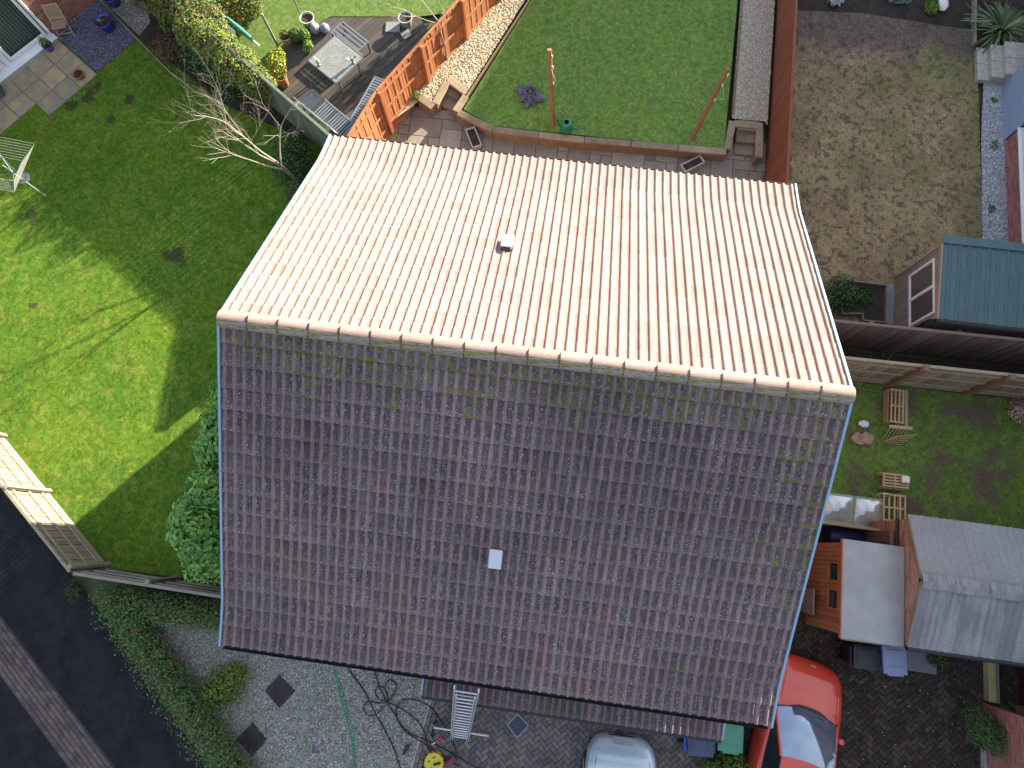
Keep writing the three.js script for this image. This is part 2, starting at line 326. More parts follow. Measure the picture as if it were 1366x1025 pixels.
function tufts(name, label, poly, y, perM2, cols, seed, h = 0.035, holes = []) {
  const r = rng(seed), xs = poly.map((p) => p[0]), zs = poly.map((p) => p[1]);
  const x0 = Math.min(...xs), x1 = Math.max(...xs), z0 = Math.min(...zs), z1 = Math.max(...zs), list = [];
  const N = Math.round((x1 - x0) * (z1 - z0) * perM2);
  for (let i = 0; i < N; i++) {
    const x = x0 + (x1 - x0) * r(), z = z0 + (z1 - z0) * r(); if (!inPoly(x, z, poly)) continue;
    if (holes.some((H) => Math.hypot((x - H[0]) / H[2], (z - H[1]) / (H[3] || H[2])) < 0.85)) continue;
    list.push([x, z]);
  }
  const V = [], F = [];
  for (let k = 0; k < 4; k++) { const t = k * 1.57 + 0.4, l = 0.55 + 0.15 * k, cx = Math.cos(t), cz = Math.sin(t), o = V.length; V.push([-cz * 0.005, 0, cx * 0.005], [cz * 0.005, 0, -cx * 0.005], [cx * l * 0.8, 1 - 0.12 * k, cz * l * 0.8]); F.push([o, o + 1, o + 2]); }
  const g = raw(V, F), m = shade(new THREE.InstancedMesh(g, mat([1, 1, 1], 0.8, { side: THREE.DoubleSide, specularIntensity: 0.05 }), list.length)), o = new THREE.Object3D(), c = new THREE.Color();
  list.forEach(([x, z], i) => {
    const big = 0.5 + 1.1 * fbmOpen(x * 2.2, z * 2.2, 3, seed + 4);
    o.position.set(x, y, z); o.rotation.set((r() - 0.5) * 0.5, r() * 6.28, (r() - 0.5) * 0.5); const s = h * (0.5 + 0.8 * r()) * big; o.scale.set(s * 1.3 + 0.01, s, s * 1.3 + 0.01); o.updateMatrix(); m.setMatrixAt(i, o.matrix);
    const k = cols[Math.floor(r() * cols.length)], v = 0.65 + 0.7 * r(); c.setRGB(k[0] * v, k[1] * v, k[2] * v); m.setColorAt(i, c);
  });
  m.name = numbered(name); m.userData = { kind: 'stuff', label, category: 'grass' }; scene.add(m); return m;
}
function pebbles(name, label, poly, y, perM2, cols, seed, size = 0.022, avoid = []) {
  const r = rng(seed), xs = poly.map((p) => p[0]), zs = poly.map((p) => p[1]);
  const x0 = Math.min(...xs), x1 = Math.max(...xs), z0 = Math.min(...zs), z1 = Math.max(...zs), list = [], N = Math.round((x1 - x0) * (z1 - z0) * perM2);
  for (let i = 0; i < N; i++) { const x = x0 + (x1 - x0) * r(), z = z0 + (z1 - z0) * r(); if (inPoly(x, z, poly) && !avoid.some((A) => inPoly(x, z, A))) list.push([x, z]); }
  const g = new THREE.IcosahedronGeometry(1, 0), m = shade(new THREE.InstancedMesh(g, mat([1, 1, 1], 0.9), list.length)), o = new THREE.Object3D(), c = new THREE.Color();
  list.forEach(([x, z], i) => {
    const s = size * (0.5 + 0.9 * r()); o.position.set(x, y + s * 0.25, z); o.rotation.set(r() * 6, r() * 6, r() * 6); o.scale.set(s, s * (0.5 + 0.4 * r()), s * (0.7 + 0.4 * r())); o.updateMatrix(); m.setMatrixAt(i, o.matrix);
    const k = cols[Math.floor(r() * cols.length)], v = 0.75 + 0.5 * r(); c.setRGB(k[0] * v, k[1] * v, k[2] * v); m.setColorAt(i, c);
  });
  m.name = numbered(name); m.userData = { kind: 'stuff', label, category: 'gravel' }; scene.add(m); return m;
}
const GRASS = [0.068, 0.136, 0.016], GRASS2 = [0.092, 0.158, 0.015], GRASS3 = [0.14, 0.172, 0.027];

// left lawn of the neighbouring garden
const moleSpots = [[-12.934, -7.486], [-12.555, -8.141], [-13.729, -8.176], [-14.191, -7.827], [-10.035, -3.685], [-13.547, -1.783], [-14.338, -4.385], [-11.054, -7.828], [-13.599, -8.514]];
const moleSize = [[0.18], [0.2], [0.26], [0.2], [0.4, 0.3], [0.2, 0.12], [0.24], [0.16], [0.2]];
const moles = moleSpots.map((p, i) => [p[0], p[1], moleSize[i][0], moleSize[i][1]]);
const lawnL = [[-24, -11], [-24, -5.5], [-13.4, 1.66], [-9.65, 4.5], [-4.2, 4.5], [-4.2, -4.6], [-6.047, -6.598], [-6.837, -7.368], [-9.767, -8.344], [-12.824, -10.252], [-14.484, -11.510], [-16, -13]];
{
  const ox = -20, oz = -13, sx = 16, sz = 18;
  struct('lawn', sheet(lawnL, 0, sx, ox, oz, sz), mat(lawnTex(1400, 1400, 501, sx, sz, GRASS, GRASS2, GRASS3, moles.map((s) => [s[0] - ox, s[1] - oz, s[2], s[3]])), 0.95, { specularIntensity: 0.1 }));
  tufts('lawn_grass', 'short green grass of the large lawn beside the tiled house', lawnL.map(([x, z]) => [Math.max(x, -19), z]), 0, 560, [GRASS, GRASS2, [0.05, 0.115, 0.014], GRASS3, [0.19, 0.21, 0.05]], 511, 0.05, moles);
}
const bedSoil = [[-14.484, -11.510], [-12.824, -10.252], [-9.767, -8.344], [-6.837, -7.368], [-6.047, -6.598], [-5.874, -7.364], [-6.653, -7.626], [-8.812, -8.995], [-11.572, -11.175], [-12.754, -12.647], [-14.237, -12.482]];
struct('soil_bed', sheet(bedSoil, 0.004, 1.5), M.soil);
const greyGravelL = [[-14.491, -11.536], [-12.815, -10.305], [-12.623, -10.794], [-13.254, -12.320], [-14.466, -12.457]];
struct('gravel_corner', sheet(greyGravelL, 0.009, 1), mat(grainTex([0.30, 0.28, 0.22], [0.18, 0.165, 0.13], 521, 40), 0.95));
pebbles('gravel_pebbles', 'mixed grey pebbles beside the slate chippings', greyGravelL, 0.012, 900, [[0.34, 0.31, 0.25], [0.22, 0.2, 0.17], [0.4, 0.37, 0.3]], 523, 0.02);
const slate = [[-15.489, -10.156], [-13.721, -8.951], [-12.877, -10.194], [-14.491, -11.536], [-15.306, -12.092], [-15.988, -11.208]];
struct('slate_bed', sheet(slate, 0.008, 1), mat(grainTex([0.10, 0.095, 0.13], [0.06, 0.055, 0.08], 531, 40), 0.8));
pebbles('slate_chippings', 'plum grey slate chippings beside the paved terrace', slate, 0.012, 1300, [[0.12, 0.11, 0.15], [0.09, 0.085, 0.12], [0.16, 0.15, 0.19]], 533, 0.026);
{ // timber edging along the bed
  const e = thing('edging_board', 'thin weathered timber edging between lawn and planted bed', 'edging', [...[-14.491, -11.536]].reduce((a, v, i) => (i ? [a[0], 0, v] : [v]), []));
  const P = [[-14.491, -11.536], [-12.877, -10.194], [-11.571, -9.174], [-10.677, -8.631], [-9.756, -8.296]], o = P[0];
  for (let i = 0; i + 1 < P.length; i++) obj('board', bar([P[i][0] - o[0], P[i][1] - o[1]], [P[i + 1][0] - o[0], P[i + 1][1] - o[1]], 0.035, 0, 0.09 - i * 0.002, { b: 0.004, swap: true }), M.oldWood, e);
}
// flagged terrace
const terraceTex = tex(512, 512, (u, v) => { const p = fb(u, v, 5, 5, 541), q = fb(u, v, 90, 2, 547); return mul3(mix3([0.36, 0.28, 0.155], [0.26, 0.225, 0.17], sat((p - 0.35) * 3)), 0.8 + 0.4 * q); });
const MT = [mat(terraceTex, 0.93)]; MT.push(tint(MT[0], 0.85, 0.86, 0.88), tint(MT[0], 1.12, 1.05, 0.95), tint(MT[0], 0.95, 0.9, 0.85));
{
  const tr = structGroup('terrace');
  const A = [-13.701, -8.878], B = [-15.407, -10.036], dx = A[0] - B[0], dz = A[1] - B[1], L = Math.hypot(dx, dz), ux = dx / L, uz = dz / L, wx = -uz, wz = ux;   // u: away from the house, w: along the house
  const r = rng(551), S = 0.6;
  const foot = (a, b, c, e) => [[a, c], [b, c], [b, e], [a, e]].map(([i, j]) => [B[0] + ux * i + wx * j, B[1] + uz * i + wz * j]);
  obj('terrace_bed', [sheet(foot(-0.1, L - 0.62, 1.78, 5), 0.007, 1), sheet(foot(-0.1, L - 0.01, 0, 1.78), 0.0071, 1)], M.mortar, tr);
  for (let j = 0; j < 8; j++) for (let i = 0; i < 4; i++) {
    const a = L - (i + 1) * S, c = j * S; if (a < -0.3) continue; if (j >= 3 && i === 0) continue;
    const g = slab(S - 0.022, 0.03, S - 0.022, 0.006, { ox: r() * 5, oy: r() * 5 });
    const m = obj('paving_slab', g, MT[Math.floor(r() * 4)], tr);
    m.position.set(B[0] + ux * (a + S / 2) + wx * (c + S / 2), 0.004 + r() * 0.004, B[1] + uz * (a + S / 2) + wz * (c + S / 2)); m.rotation.y = -Math.atan2(uz, ux) + (r() - 0.5) * 0.012;
  }
}
// road and its brick strip
struct('road', sheet([[-12.884, 3.110], [-10.520, 4.863], [-9.967, 5.279], [-6.054, 8.674], [-6, 14], [-40, 14], [-40, -16]], -0.02, 2), mat(grainTex([0.024, 0.023, 0.025], [0.016, 0.0155, 0.017], 561, 8, 512, 0.9), 0.93, { specularIntensity: 0.2 }));
{
  const st = structGroup('brick_strip'), a = [-11.786, 6.588], b = [-8.889, 8.837], r = rng(563), dx = b[0] - a[0], dz = b[1] - a[1], L = Math.hypot(dx, dz), ang = Math.atan2(dz, dx);
  const ms = [[0.115, 0.08, 0.066], [0.145, 0.102, 0.08], [0.09, 0.068, 0.06], [0.12, 0.092, 0.08]].map((c, i) => mat(grainTex(c, mul3(c, 0.7), 565 + i * 5, 8, 128), 0.95));
  const gs = [0, 1, 2].map((k) => slab(0.194, 0.05, 0.094, 0.006, { ox: k * 0.3, oy: k * 0.21 }));
  st.position.set(a[0], 0, a[1]); st.rotation.y = -ang;
  obj('bedding_sand', bx(L + 3, 0.02, 0.78, L / 2 - 0.2, -0.022, 0), mat([0.05, 0.045, 0.04], 0.98), st);
  for (let row = 0; row < 7; row++) for (let i = 0; i < Math.ceil((L + 1.6) / 0.2); i++) {
    const m = obj('brick', gs[Math.floor(r() * 3)], ms[Math.floor(r() * 4)], st);
    m.position.set(-1.0 + i * 0.2 + (row % 2) * 0.1, -0.044 + r() * 0.003, -0.312 + row * 0.104); m.rotation.y = (r() - 0.5) * 0.02;
  }
}
// front gravel garden
const gravelF = [[-9.320, 5.451], [-6.688, 4.836], [-4.2, 4.5], [-1.35, 4.5], [-1.425, 6.211], [-1.696, 8.140], [-4.385, 8.747], [-6.436, 8.181]];
const slabA = [[-5.027, 6.314], [-4.591, 6.598], [-4.881, 6.994], [-5.289, 6.678]], slabB = [[-5.433, 7.392], [-5.032, 7.686], [-5.279, 8.083], [-5.717, 7.782]];
struct('gravel_garden', sheet(gravelF, 0.001, 2), mat(grainTex([0.32, 0.31, 0.26], [0.21, 0.20, 0.165], 571, 90, 512, 0.8), 0.95));
pebbles('gravel_stones', 'pale grey gravel of the front garden', gravelF, 0.003, 1500, [[0.38, 0.365, 0.31], [0.27, 0.26, 0.22], [0.46, 0.44, 0.375], [0.18, 0.17, 0.15], [0.36, 0.31, 0.23]], 573, 0.02, [slabA, slabB]);
const slabMat = mat(grainTex([0.045, 0.036, 0.034], [0.03, 0.024, 0.024], 577, 6), 0.9);
for (const [P, l] of [[slabA, 'dark square stepping slab near the yellow green shrub'], [slabB, 'dark square stepping slab against the clipped hedge']]) {
  const o = obj(numbered('stepping_slab'), prism(P.map(([x, z]) => [x - P[0][0], z - P[0][1]]), 0, 0.045), slabMat, scene); o.position.set(P[0][0], 0, P[0][1]); tag(o, l, 'slab', null);
}

// ---------------------------------------------------------------- the tiled house
const house = thing('tiled_house', 'brick house with ribbed concrete tile roof, sunlit on one slope and mossy on the other', 'house');
const HX = 4.5, RIDGE = 7.54;
const PROF = { f: { W: 4.85, p0: 28.9 * Math.PI / 180, p1: 20 * Math.PI / 180 }, b: { W: 4.64, p0: 29.9 * Math.PI / 180, p1: 20.5 * Math.PI / 180 } };
for (const k of ['f', 'b']) { const P = PROF[k]; P.z1 = P.W - 0.66; P.s1 = P.z1 / Math.cos(P.p0); P.len = P.s1 + 0.66 / Math.cos(P.p1); }
function onSlope(P, s) {           // [distance out from the ridge, height]
  if (s <= P.s1) return [s * Math.cos(P.p0), RIDGE - s * Math.sin(P.p0)];
  const t = s - P.s1; return [P.z1 + t * Math.cos(P.p1), RIDGE - P.s1 * Math.sin(P.p0) - t * Math.sin(P.p1)];
}
// tile: 0.3 wide with two rolls, z runs down the slope, origin at its head
const TL = 0.43, NX = 8, NY = 6;
function tileGeo(cx, cy, n = NX, m = NY, lap = 0.036, rw = 1, rh = 1) {
  const xs = [[0, 0]];
  for (const c of [0.062, 0.212]) xs.push([c - 0.031 * rw, 0], [c - 0.019 * rw, 0.021 * rh], [c, 0.032 * rh], [c + 0.019 * rw, 0.021 * rh], [c + 0.031 * rw, 0]);
  xs.push([0.299, 0]);
  const pos = [], uv = [], idx = [], T0 = lap, row = (z, y, v) => { const b = pos.length / 3; for (const [x, h] of xs) { pos.push(x, h + y, z); uv.push((cx + 0.02 + 0.96 * x / 0.3) / n, (cy + 0.02 + 0.96 * v) / m); } return b; };
  const a = row(0, 0, 0), b = row(TL, T0, 1), c = row(TL, T0, 0.99), d = row(TL, -0.001, 0.97);
  const strip = (p, q) => { for (let i = 0; i + 1 < xs.length; i++) idx.push(p + i, q + i, q + i + 1, p + i, q + i + 1, p + i + 1); };
  strip(a, b); strip(c, d);
  const g = new THREE.BufferGeometry(); g.setAttribute('position', new THREE.Float32BufferAttribute(pos, 3)); g.setAttribute('uv', new THREE.Float32BufferAttribute(uv, 2)); g.setIndex(idx); g.computeVertexNormals(); return g.toNonIndexed();
}
// weathered tiles: brown concrete, black algae in the pans, pale lichen spots, moss in the first two rows of cells
const lichen = (() => { const r = rng(701), cells = []; for (let k = 0; k < NX * NY; k++) { const L = [], n = 30 + Math.floor(r() * 110); for (let i = 0; i < n; i++) L.push([r(), Math.pow(r(), 0.75), 0.003 + 0.0065 * r() * r(), 0.4 + 0.6 * r()]); cells.push({ L, red: r(), dark: r(), base: r() }); } return cells; })();
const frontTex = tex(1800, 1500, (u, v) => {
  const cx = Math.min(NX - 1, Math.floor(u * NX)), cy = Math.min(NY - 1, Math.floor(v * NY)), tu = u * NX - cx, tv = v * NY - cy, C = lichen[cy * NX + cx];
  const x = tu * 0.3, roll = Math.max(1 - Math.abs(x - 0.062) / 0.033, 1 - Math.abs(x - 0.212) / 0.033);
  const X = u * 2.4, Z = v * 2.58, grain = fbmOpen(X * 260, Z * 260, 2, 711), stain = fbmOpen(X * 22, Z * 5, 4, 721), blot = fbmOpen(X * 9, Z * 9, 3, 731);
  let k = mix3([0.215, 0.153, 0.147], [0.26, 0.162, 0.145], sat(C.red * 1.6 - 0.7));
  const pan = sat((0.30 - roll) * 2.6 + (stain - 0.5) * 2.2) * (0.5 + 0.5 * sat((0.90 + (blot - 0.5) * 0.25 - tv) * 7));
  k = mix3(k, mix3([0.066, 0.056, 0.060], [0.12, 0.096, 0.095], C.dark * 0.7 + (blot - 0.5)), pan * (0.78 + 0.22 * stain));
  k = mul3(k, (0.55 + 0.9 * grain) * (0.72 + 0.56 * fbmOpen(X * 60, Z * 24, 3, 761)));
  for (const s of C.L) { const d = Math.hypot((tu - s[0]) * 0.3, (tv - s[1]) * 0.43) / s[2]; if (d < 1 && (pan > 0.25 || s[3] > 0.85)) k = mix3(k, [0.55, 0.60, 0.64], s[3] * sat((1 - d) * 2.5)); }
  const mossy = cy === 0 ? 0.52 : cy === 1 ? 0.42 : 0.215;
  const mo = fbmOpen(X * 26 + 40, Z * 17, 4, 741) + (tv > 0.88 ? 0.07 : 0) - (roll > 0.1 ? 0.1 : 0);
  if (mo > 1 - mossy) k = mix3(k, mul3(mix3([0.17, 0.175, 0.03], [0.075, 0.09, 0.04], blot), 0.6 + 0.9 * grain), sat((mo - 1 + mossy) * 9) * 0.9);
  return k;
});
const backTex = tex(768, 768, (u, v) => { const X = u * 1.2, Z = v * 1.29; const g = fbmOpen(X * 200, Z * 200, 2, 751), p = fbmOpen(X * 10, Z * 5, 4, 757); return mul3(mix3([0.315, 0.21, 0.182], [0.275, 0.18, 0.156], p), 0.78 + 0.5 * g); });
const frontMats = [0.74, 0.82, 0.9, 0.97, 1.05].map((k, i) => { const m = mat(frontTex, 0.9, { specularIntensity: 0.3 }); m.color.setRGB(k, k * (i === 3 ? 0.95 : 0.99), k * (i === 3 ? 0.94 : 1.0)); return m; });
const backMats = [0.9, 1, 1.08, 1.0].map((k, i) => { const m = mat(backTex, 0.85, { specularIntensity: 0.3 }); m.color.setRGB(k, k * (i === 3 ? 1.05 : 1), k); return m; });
const frontGeos = [], backGeos = [];
for (let cy = 0; cy < NY; cy++) for (let cx = 0; cx < NX; cx++) frontGeos.push(tileGeo(cx, cy));
for (let cy = 0; cy < 3; cy++) for (let cx = 0; cx < 4; cx++) backGeos.push(tileGeo(cx, cy, 4, 3, 0.018, 1.12, 1));
const ROWS = 16, COLS = 30;
{
  const r = rng(771), fr = new THREE.Group(); fr.name = 'front_roof_slope'; house.add(fr);
  const rest = frontMats.map(() => []), restB = backMats.map(() => []), m4 = new THREE.Matrix4(), q = new THREE.Quaternion(), e = new THREE.Euler();
  for (const side of ['f', 'b']) {
    const P = PROF[side], gauge = (P.len - 0.02) / ROWS, back = side === 'b';
    for (let i = 0; i < ROWS; i++) {
      const s1 = (i + 1) * gauge + 0.02, s0 = Math.max(0.0, s1 - TL), a = onSlope(P, s0), b = onSlope(P, s1), tilt = Math.atan2(a[1] - b[1], b[0] - a[0]);
      for (let j = 0; j < COLS; j++) {
        const x = -HX + j * 0.3, cx = j, wob = (r() - 0.5) * 0.004;
        // moss thrives under the ridge and at the right verge
        const ridgeMoss = !back && (i === 0 || (i === 1 && r() < 0.5) || (i === 2 && r() < 0.2) || (i < 8 && j > COLS - 3 && r() < 0.4)), some = !back && (i < 2 || r() < 0.015 || (i < 11 && j > COLS - 4 && r() < 0.5));
        const cy = ridgeMoss ? 0 : some ? 1 : 2 + Math.floor(r() * 4), gi = back ? Math.floor(r() * 12) : cy * NX + Math.floor(r() * NX);
        const patch = fbmOpen(x * 0.55 + 4.3, i * 0.22 + 1.7, 3, 781), mi = back ? Math.floor(r() * 4) : Math.min(4, Math.max(0, Math.floor(2.5 + (patch - 0.5) * 6 - 1.3 * Math.exp(-Math.pow((x - 0.2) / 1.1, 2)) * (i < 9 ? 1 : 0.2) + (r() - 0.5) * 2.2)));
        e.set(back ? -tilt : tilt, 0, wob); q.setFromEuler(e);
        if (back) { e.set(tilt, 0, wob); q.setFromEuler(e); q.premultiply(new THREE.Quaternion().setFromAxisAngle(new THREE.Vector3(0, 1, 0), Math.PI)); }
        m4.compose(new THREE.Vector3(back ? x + 0.3 : x, a[1] + 0.004 + (r() - 0.5) * 0.004, back ? -a[0] : a[0]), q, new THREE.Vector3(1, 1, s0 === 0 ? s1 / TL : 1));
        if (!back && i < 10) { const t = obj('roof_tile', frontGeos[gi], frontMats[mi], fr); t.applyMatrix4(m4); }
        else (back ? restB : rest)[mi].push((back ? backGeos : frontGeos)[gi].clone().applyMatrix4(m4));
      }
    }
  }
  const multi = (name, lists, mats, parent, label) => { const gs = [], ms = []; lists.forEach((L, k) => { if (L.length) { gs.push(mergeGeometries(L)); ms.push(mats[k]); } }); const o = obj(name, mergeGeometries(gs, true), ms, parent); o.userData.kind = 'stuff'; o.userData.label = label; return o; };
  multi('lower_roof_tiles', rest, frontMats, house, 'brown lichen spotted tiles of the lower front slope');
  multi('rear_roof_tiles', restB, backMats, house, 'clean terracotta tiles of the rear slope');
}
{ // ridge tiles with clips
  const ridgeTex = tex(512, 512, (u, v) => {            // u along, v round from rear to front
    const g = fbmOpen(u * 60, v * 60, 2, 801), p = fbmOpen(u * 7, v * 7, 4, 807), mo = fbmOpen(u * 16, v * 22, 4, 811);
    let k = mul3(mix3([0.34, 0.225, 0.18], [0.28, 0.185, 0.15], p), 0.75 + 0.5 * g);
    const li = fbmOpen(u * 34, v * 40, 3, 815);          // grey lichen crust growing in blotches
    if (v > 0.6 && li > 0.50) k = mix3(k, mul3([0.20, 0.19, 0.155], 0.6 + 0.8 * g), sat((li - 0.50) * 9));
    if (v > 0.58 && mo > 0.50) k = mix3(k, mul3([0.15, 0.155, 0.03], 0.6 + 0.8 * g), sat((mo - 0.52) * 9));
    return k;
  });
  const N = 20, L = 0.452, r = rng(821), ms = [1, 0.93, 1.06].map((k) => tint(mat(ridgeTex, 0.88), k, k, k));
  const gs = [0, 1, 2, 3].map((k) => {
    const pos = [], uv = [], idx = [], n = 12, R = 0.135;
    for (const [x, R2] of [[0, R], [L - 0.008, R], [L - 0.008, R - 0.02], [0, R - 0.02]]) for (let i = 0; i <= n; i++) { const a = Math.PI * (-0.04 + 1.08 * i / n); pos.push(x, Math.sin(a) * R2, -Math.cos(a) * R2); uv.push(k * 0.25 + x * 0.5, i / n); }
    for (let s = 0; s < 4; s++) for (let i = 0; i < n; i++) { const a = s * (n + 1) + i, b = ((s + 1) % 4) * (n + 1) + i; idx.push(a, a + 1, b + 1, a, b + 1, b); }
    const g = new THREE.BufferGeometry(); g.setAttribute('position', new THREE.Float32BufferAttribute(pos, 3)); g.setAttribute('uv', new THREE.Float32BufferAttribute(uv, 2)); g.setIndex(idx);
    const h = g.toNonIndexed(); h.computeVertexNormals(); return h;
  });
  // smooth the round of each ridge tile
  for (const g of gs) { const p = g.attributes.position, n = g.attributes.normal; for (let i = 0; i < p.count; i++) if (Math.abs(n.getX(i)) < 0.5) { const y = p.getY(i), z = p.getZ(i), l = Math.hypot(y, z), s = n.getY(i) * y + n.getZ(i) * z > 0 ? 1 : -1; n.setXYZ(i, 0, s * y / l, s * z / l); } }
  const rd = new THREE.Group(); rd.name = 'ridge'; house.add(rd);
  for (let i = 0; i < N; i++) {
    const t = obj('ridge_tile', gs[Math.floor(r() * 4)], ms[Math.floor(r() * 3)], rd); t.position.set(-HX - 0.02 + i * L, RIDGE - 0.045 + (r() - 0.5) * 0.006, (r() - 0.5) * 0.006);
    if (i) { const c = obj('ridge_clip', [bx(0.018, 0.012, 0.06, 0, 0.138, -0.02), bx(0.03, 0.016, 0.035, 0, 0.140, 0.03), bx(0.014, 0.06, 0.012, 0, 0.105, 0.09, { rx: 0.75 }), bx(0.012, 0.09, 0.012, 0, 0.06, 0.126, { rx: 0.3 })], M.black, rd); c.position.set(-HX - 0.024 + i * L, RIDGE - 0.045, 0); }
  }
  const cap = mat([0.33, 0.24, 0.18], 0.9);
  for (const s of [-1, 1]) obj('ridge_end_cap', new THREE.CylinderGeometry(0.128, 0.128, 0.02, 20, 1, false, 0, Math.PI).rotateZ(Math.PI / 2).translate(s * (HX + (s > 0 ? 0.02 : 0.006)), RIDGE - 0.045, 0), cap, rd);
}
// verge trims, gutters, fascia, walls
const trimMat = mat([0.20, 0.31, 0.41], 0.5);
for (const s of [-1, 1]) for (const k of ['f', 'b']) {
  const P = PROF[k], z = k === 'f' ? 1 : -1, bits = [], st = [0.05, P.s1 * 0.5, P.s1 - 0.1, P.s1 + 0.2, P.len + 0.02];
  for (let i = 0; i + 1 < st.length; i++) { const a = onSlope(P, st[i]), b = onSlope(P, st[i + 1]), L = Math.hypot(b[0] - a[0], b[1] - a[1]), an = Math.atan2(a[1] - b[1], b[0] - a[0]); bits.push(bx(0.036, 0.13, L + 0.01, s * (HX + 0.019), (a[1] + b[1]) / 2 - 0.022, z * (a[0] + b[0]) / 2, { rx: z * an })); }
  obj('verge_trim', bits, trimMat, house);
}
for (const k of ['f', 'b']) {
  const P = PROF[k], z = k === 'f' ? 1 : -1, e = onSlope(P, P.len);
  const pts = []; for (let i = 0; i <= 10; i++) { const a = Math.PI * i / 10; pts.push([Math.cos(a) * 0.058, -Math.sin(a) * 0.058]); } for (let i = 10; i >= 0; i--) { const a = Math.PI * i / 10; pts.push([Math.cos(a) * 0.053, -Math.sin(a) * 0.053]); }
  const sh = new THREE.Shape(pts.map((p) => new THREE.Vector2(...p))), g = new THREE.ExtrudeGeometry(sh, { depth: 2 * HX - 0.02, bevelEnabled: false }); g.rotateY(Math.PI / 2); g.translate(-HX + 0.01, e[1] - 0.035, z * (e[0] + (k === 'f' ? 0.035 : 0.012)));
  obj('gutter', g, k === 'f' ? M.black : mat([0.05, 0.04, 0.035], 0.6), house);
  obj('fascia', bx(2 * HX - 0.06, 0.17, 0.02, 0, e[1] - 0.10, z * (e[0] - 0.07)), k === 'f' ? M.black : mat([0.09, 0.06, 0.045], 0.7), house);
  obj('soffit', bx(2 * HX - 0.08, 0.012, 0.42, 0, e[1] - 0.17, z * (e[0] - 0.27)), M.white, house);
}
{
  const w = 4.32, y = 4.82; const V = [[-w, 0, -4.2], [w, 0, -4.2], [w, 0, 4.4], [-w, 0, 4.4], [-w, y, -4.2], [w, y, -4.2], [w, y, 4.4], [-w, y, 4.4], [-w, RIDGE - 0.22, 0], [w, RIDGE - 0.22, 0]];
  obj('wall', raw(V, [[4, 5, 1, 0], [6, 7, 3, 2], [0, 3, 7, 8, 4], [2, 1, 5, 9, 6]]), M.brick[0], house);
  obj('roof_underlay', raw([[-w - 0.1, RIDGE - 0.1, 0], [w + 0.1, RIDGE - 0.1, 0], [w + 0.1, 4.93, 4.6], [-w - 0.1, 4.93, 4.6], [w + 0.1, 4.93, -4.4], [-w - 0.1, 4.93, -4.4]], [[0, 3, 2, 1], [0, 1, 4, 5]]), M.black, house);
  for (const [x, yy, z, ww, hh] of [[-2.6, 3.4, 4.4, 1.5, 1.1], [0.6, 3.4, 4.4, 1.0, 1.1], [2.9, 3.4, 4.4, 1.6, 1.1], [-2.8, 1.4, 4.4, 1.9, 1.3], [-2.6, 3.4, -4.2, 1.5, 1.1], [2.6, 3.4, -4.2, 1.5, 1.1], [2.4, 1.3, -4.2, 1.8, 1.3]]) {
    const zz = Math.sign(z) * 0.03, f = obj('window', [bx(ww, 0.07, 0.08, x, yy + hh / 2, z + zz), bx(ww, 0.07, 0.08, x, yy - hh / 2, z + zz), bx(0.07, hh - 0.07, 0.078, x - ww / 2 + 0.035, yy, z + zz), bx(0.07, hh - 0.07, 0.078, x + ww / 2 - 0.035, yy, z + zz), bx(0.06, hh - 0.07, 0.076, x, yy, z + zz)], M.white, house);
    obj('pane', bx(ww - 0.12, hh - 0.1, 0.02, x, yy, z + zz), M.glassDark, f);
  }
  const dr = obj('door', bx(0.95, 2.05, 0.07, -2.4, 1.03, -4.22), M.white, house); obj('handle', bx(0.12, 0.02, 0.05, -2.05, 1.02, -4.28), M.steel, dr);
}
const ventMat = mat([0.50, 0.50, 0.53], 0.5);
{ // roof vents
  for (const [k, x, s, m, l] of [['b', -0.63, 2.52, ventMat, 'white plastic vent on the sunlit slope'], ['f', -0.14, 3.24, ventMat, 'white plastic vent on the shaded slope']]) {
    const P = PROF[k], p = onSlope(P, s), z = k === 'f' ? 1 : -1, v = new THREE.Group(); v.name = 'roof_vent'; v.userData.label = l; house.add(v);
    v.position.set(x, p[1] + 0.03, z * p[0]); v.rotation.x = z * P.p0;
    obj('vent_base', cbox(0.18, 0.05, 0.30, 0.01).translate(0, 0.02, 0), mat([0.10, 0.07, 0.06], 0.8), v);
    obj('vent_cowl', cbox(0.205, 0.035, 0.33, 0.014).translate(0, 0.09, 0), m, v);
  }
}
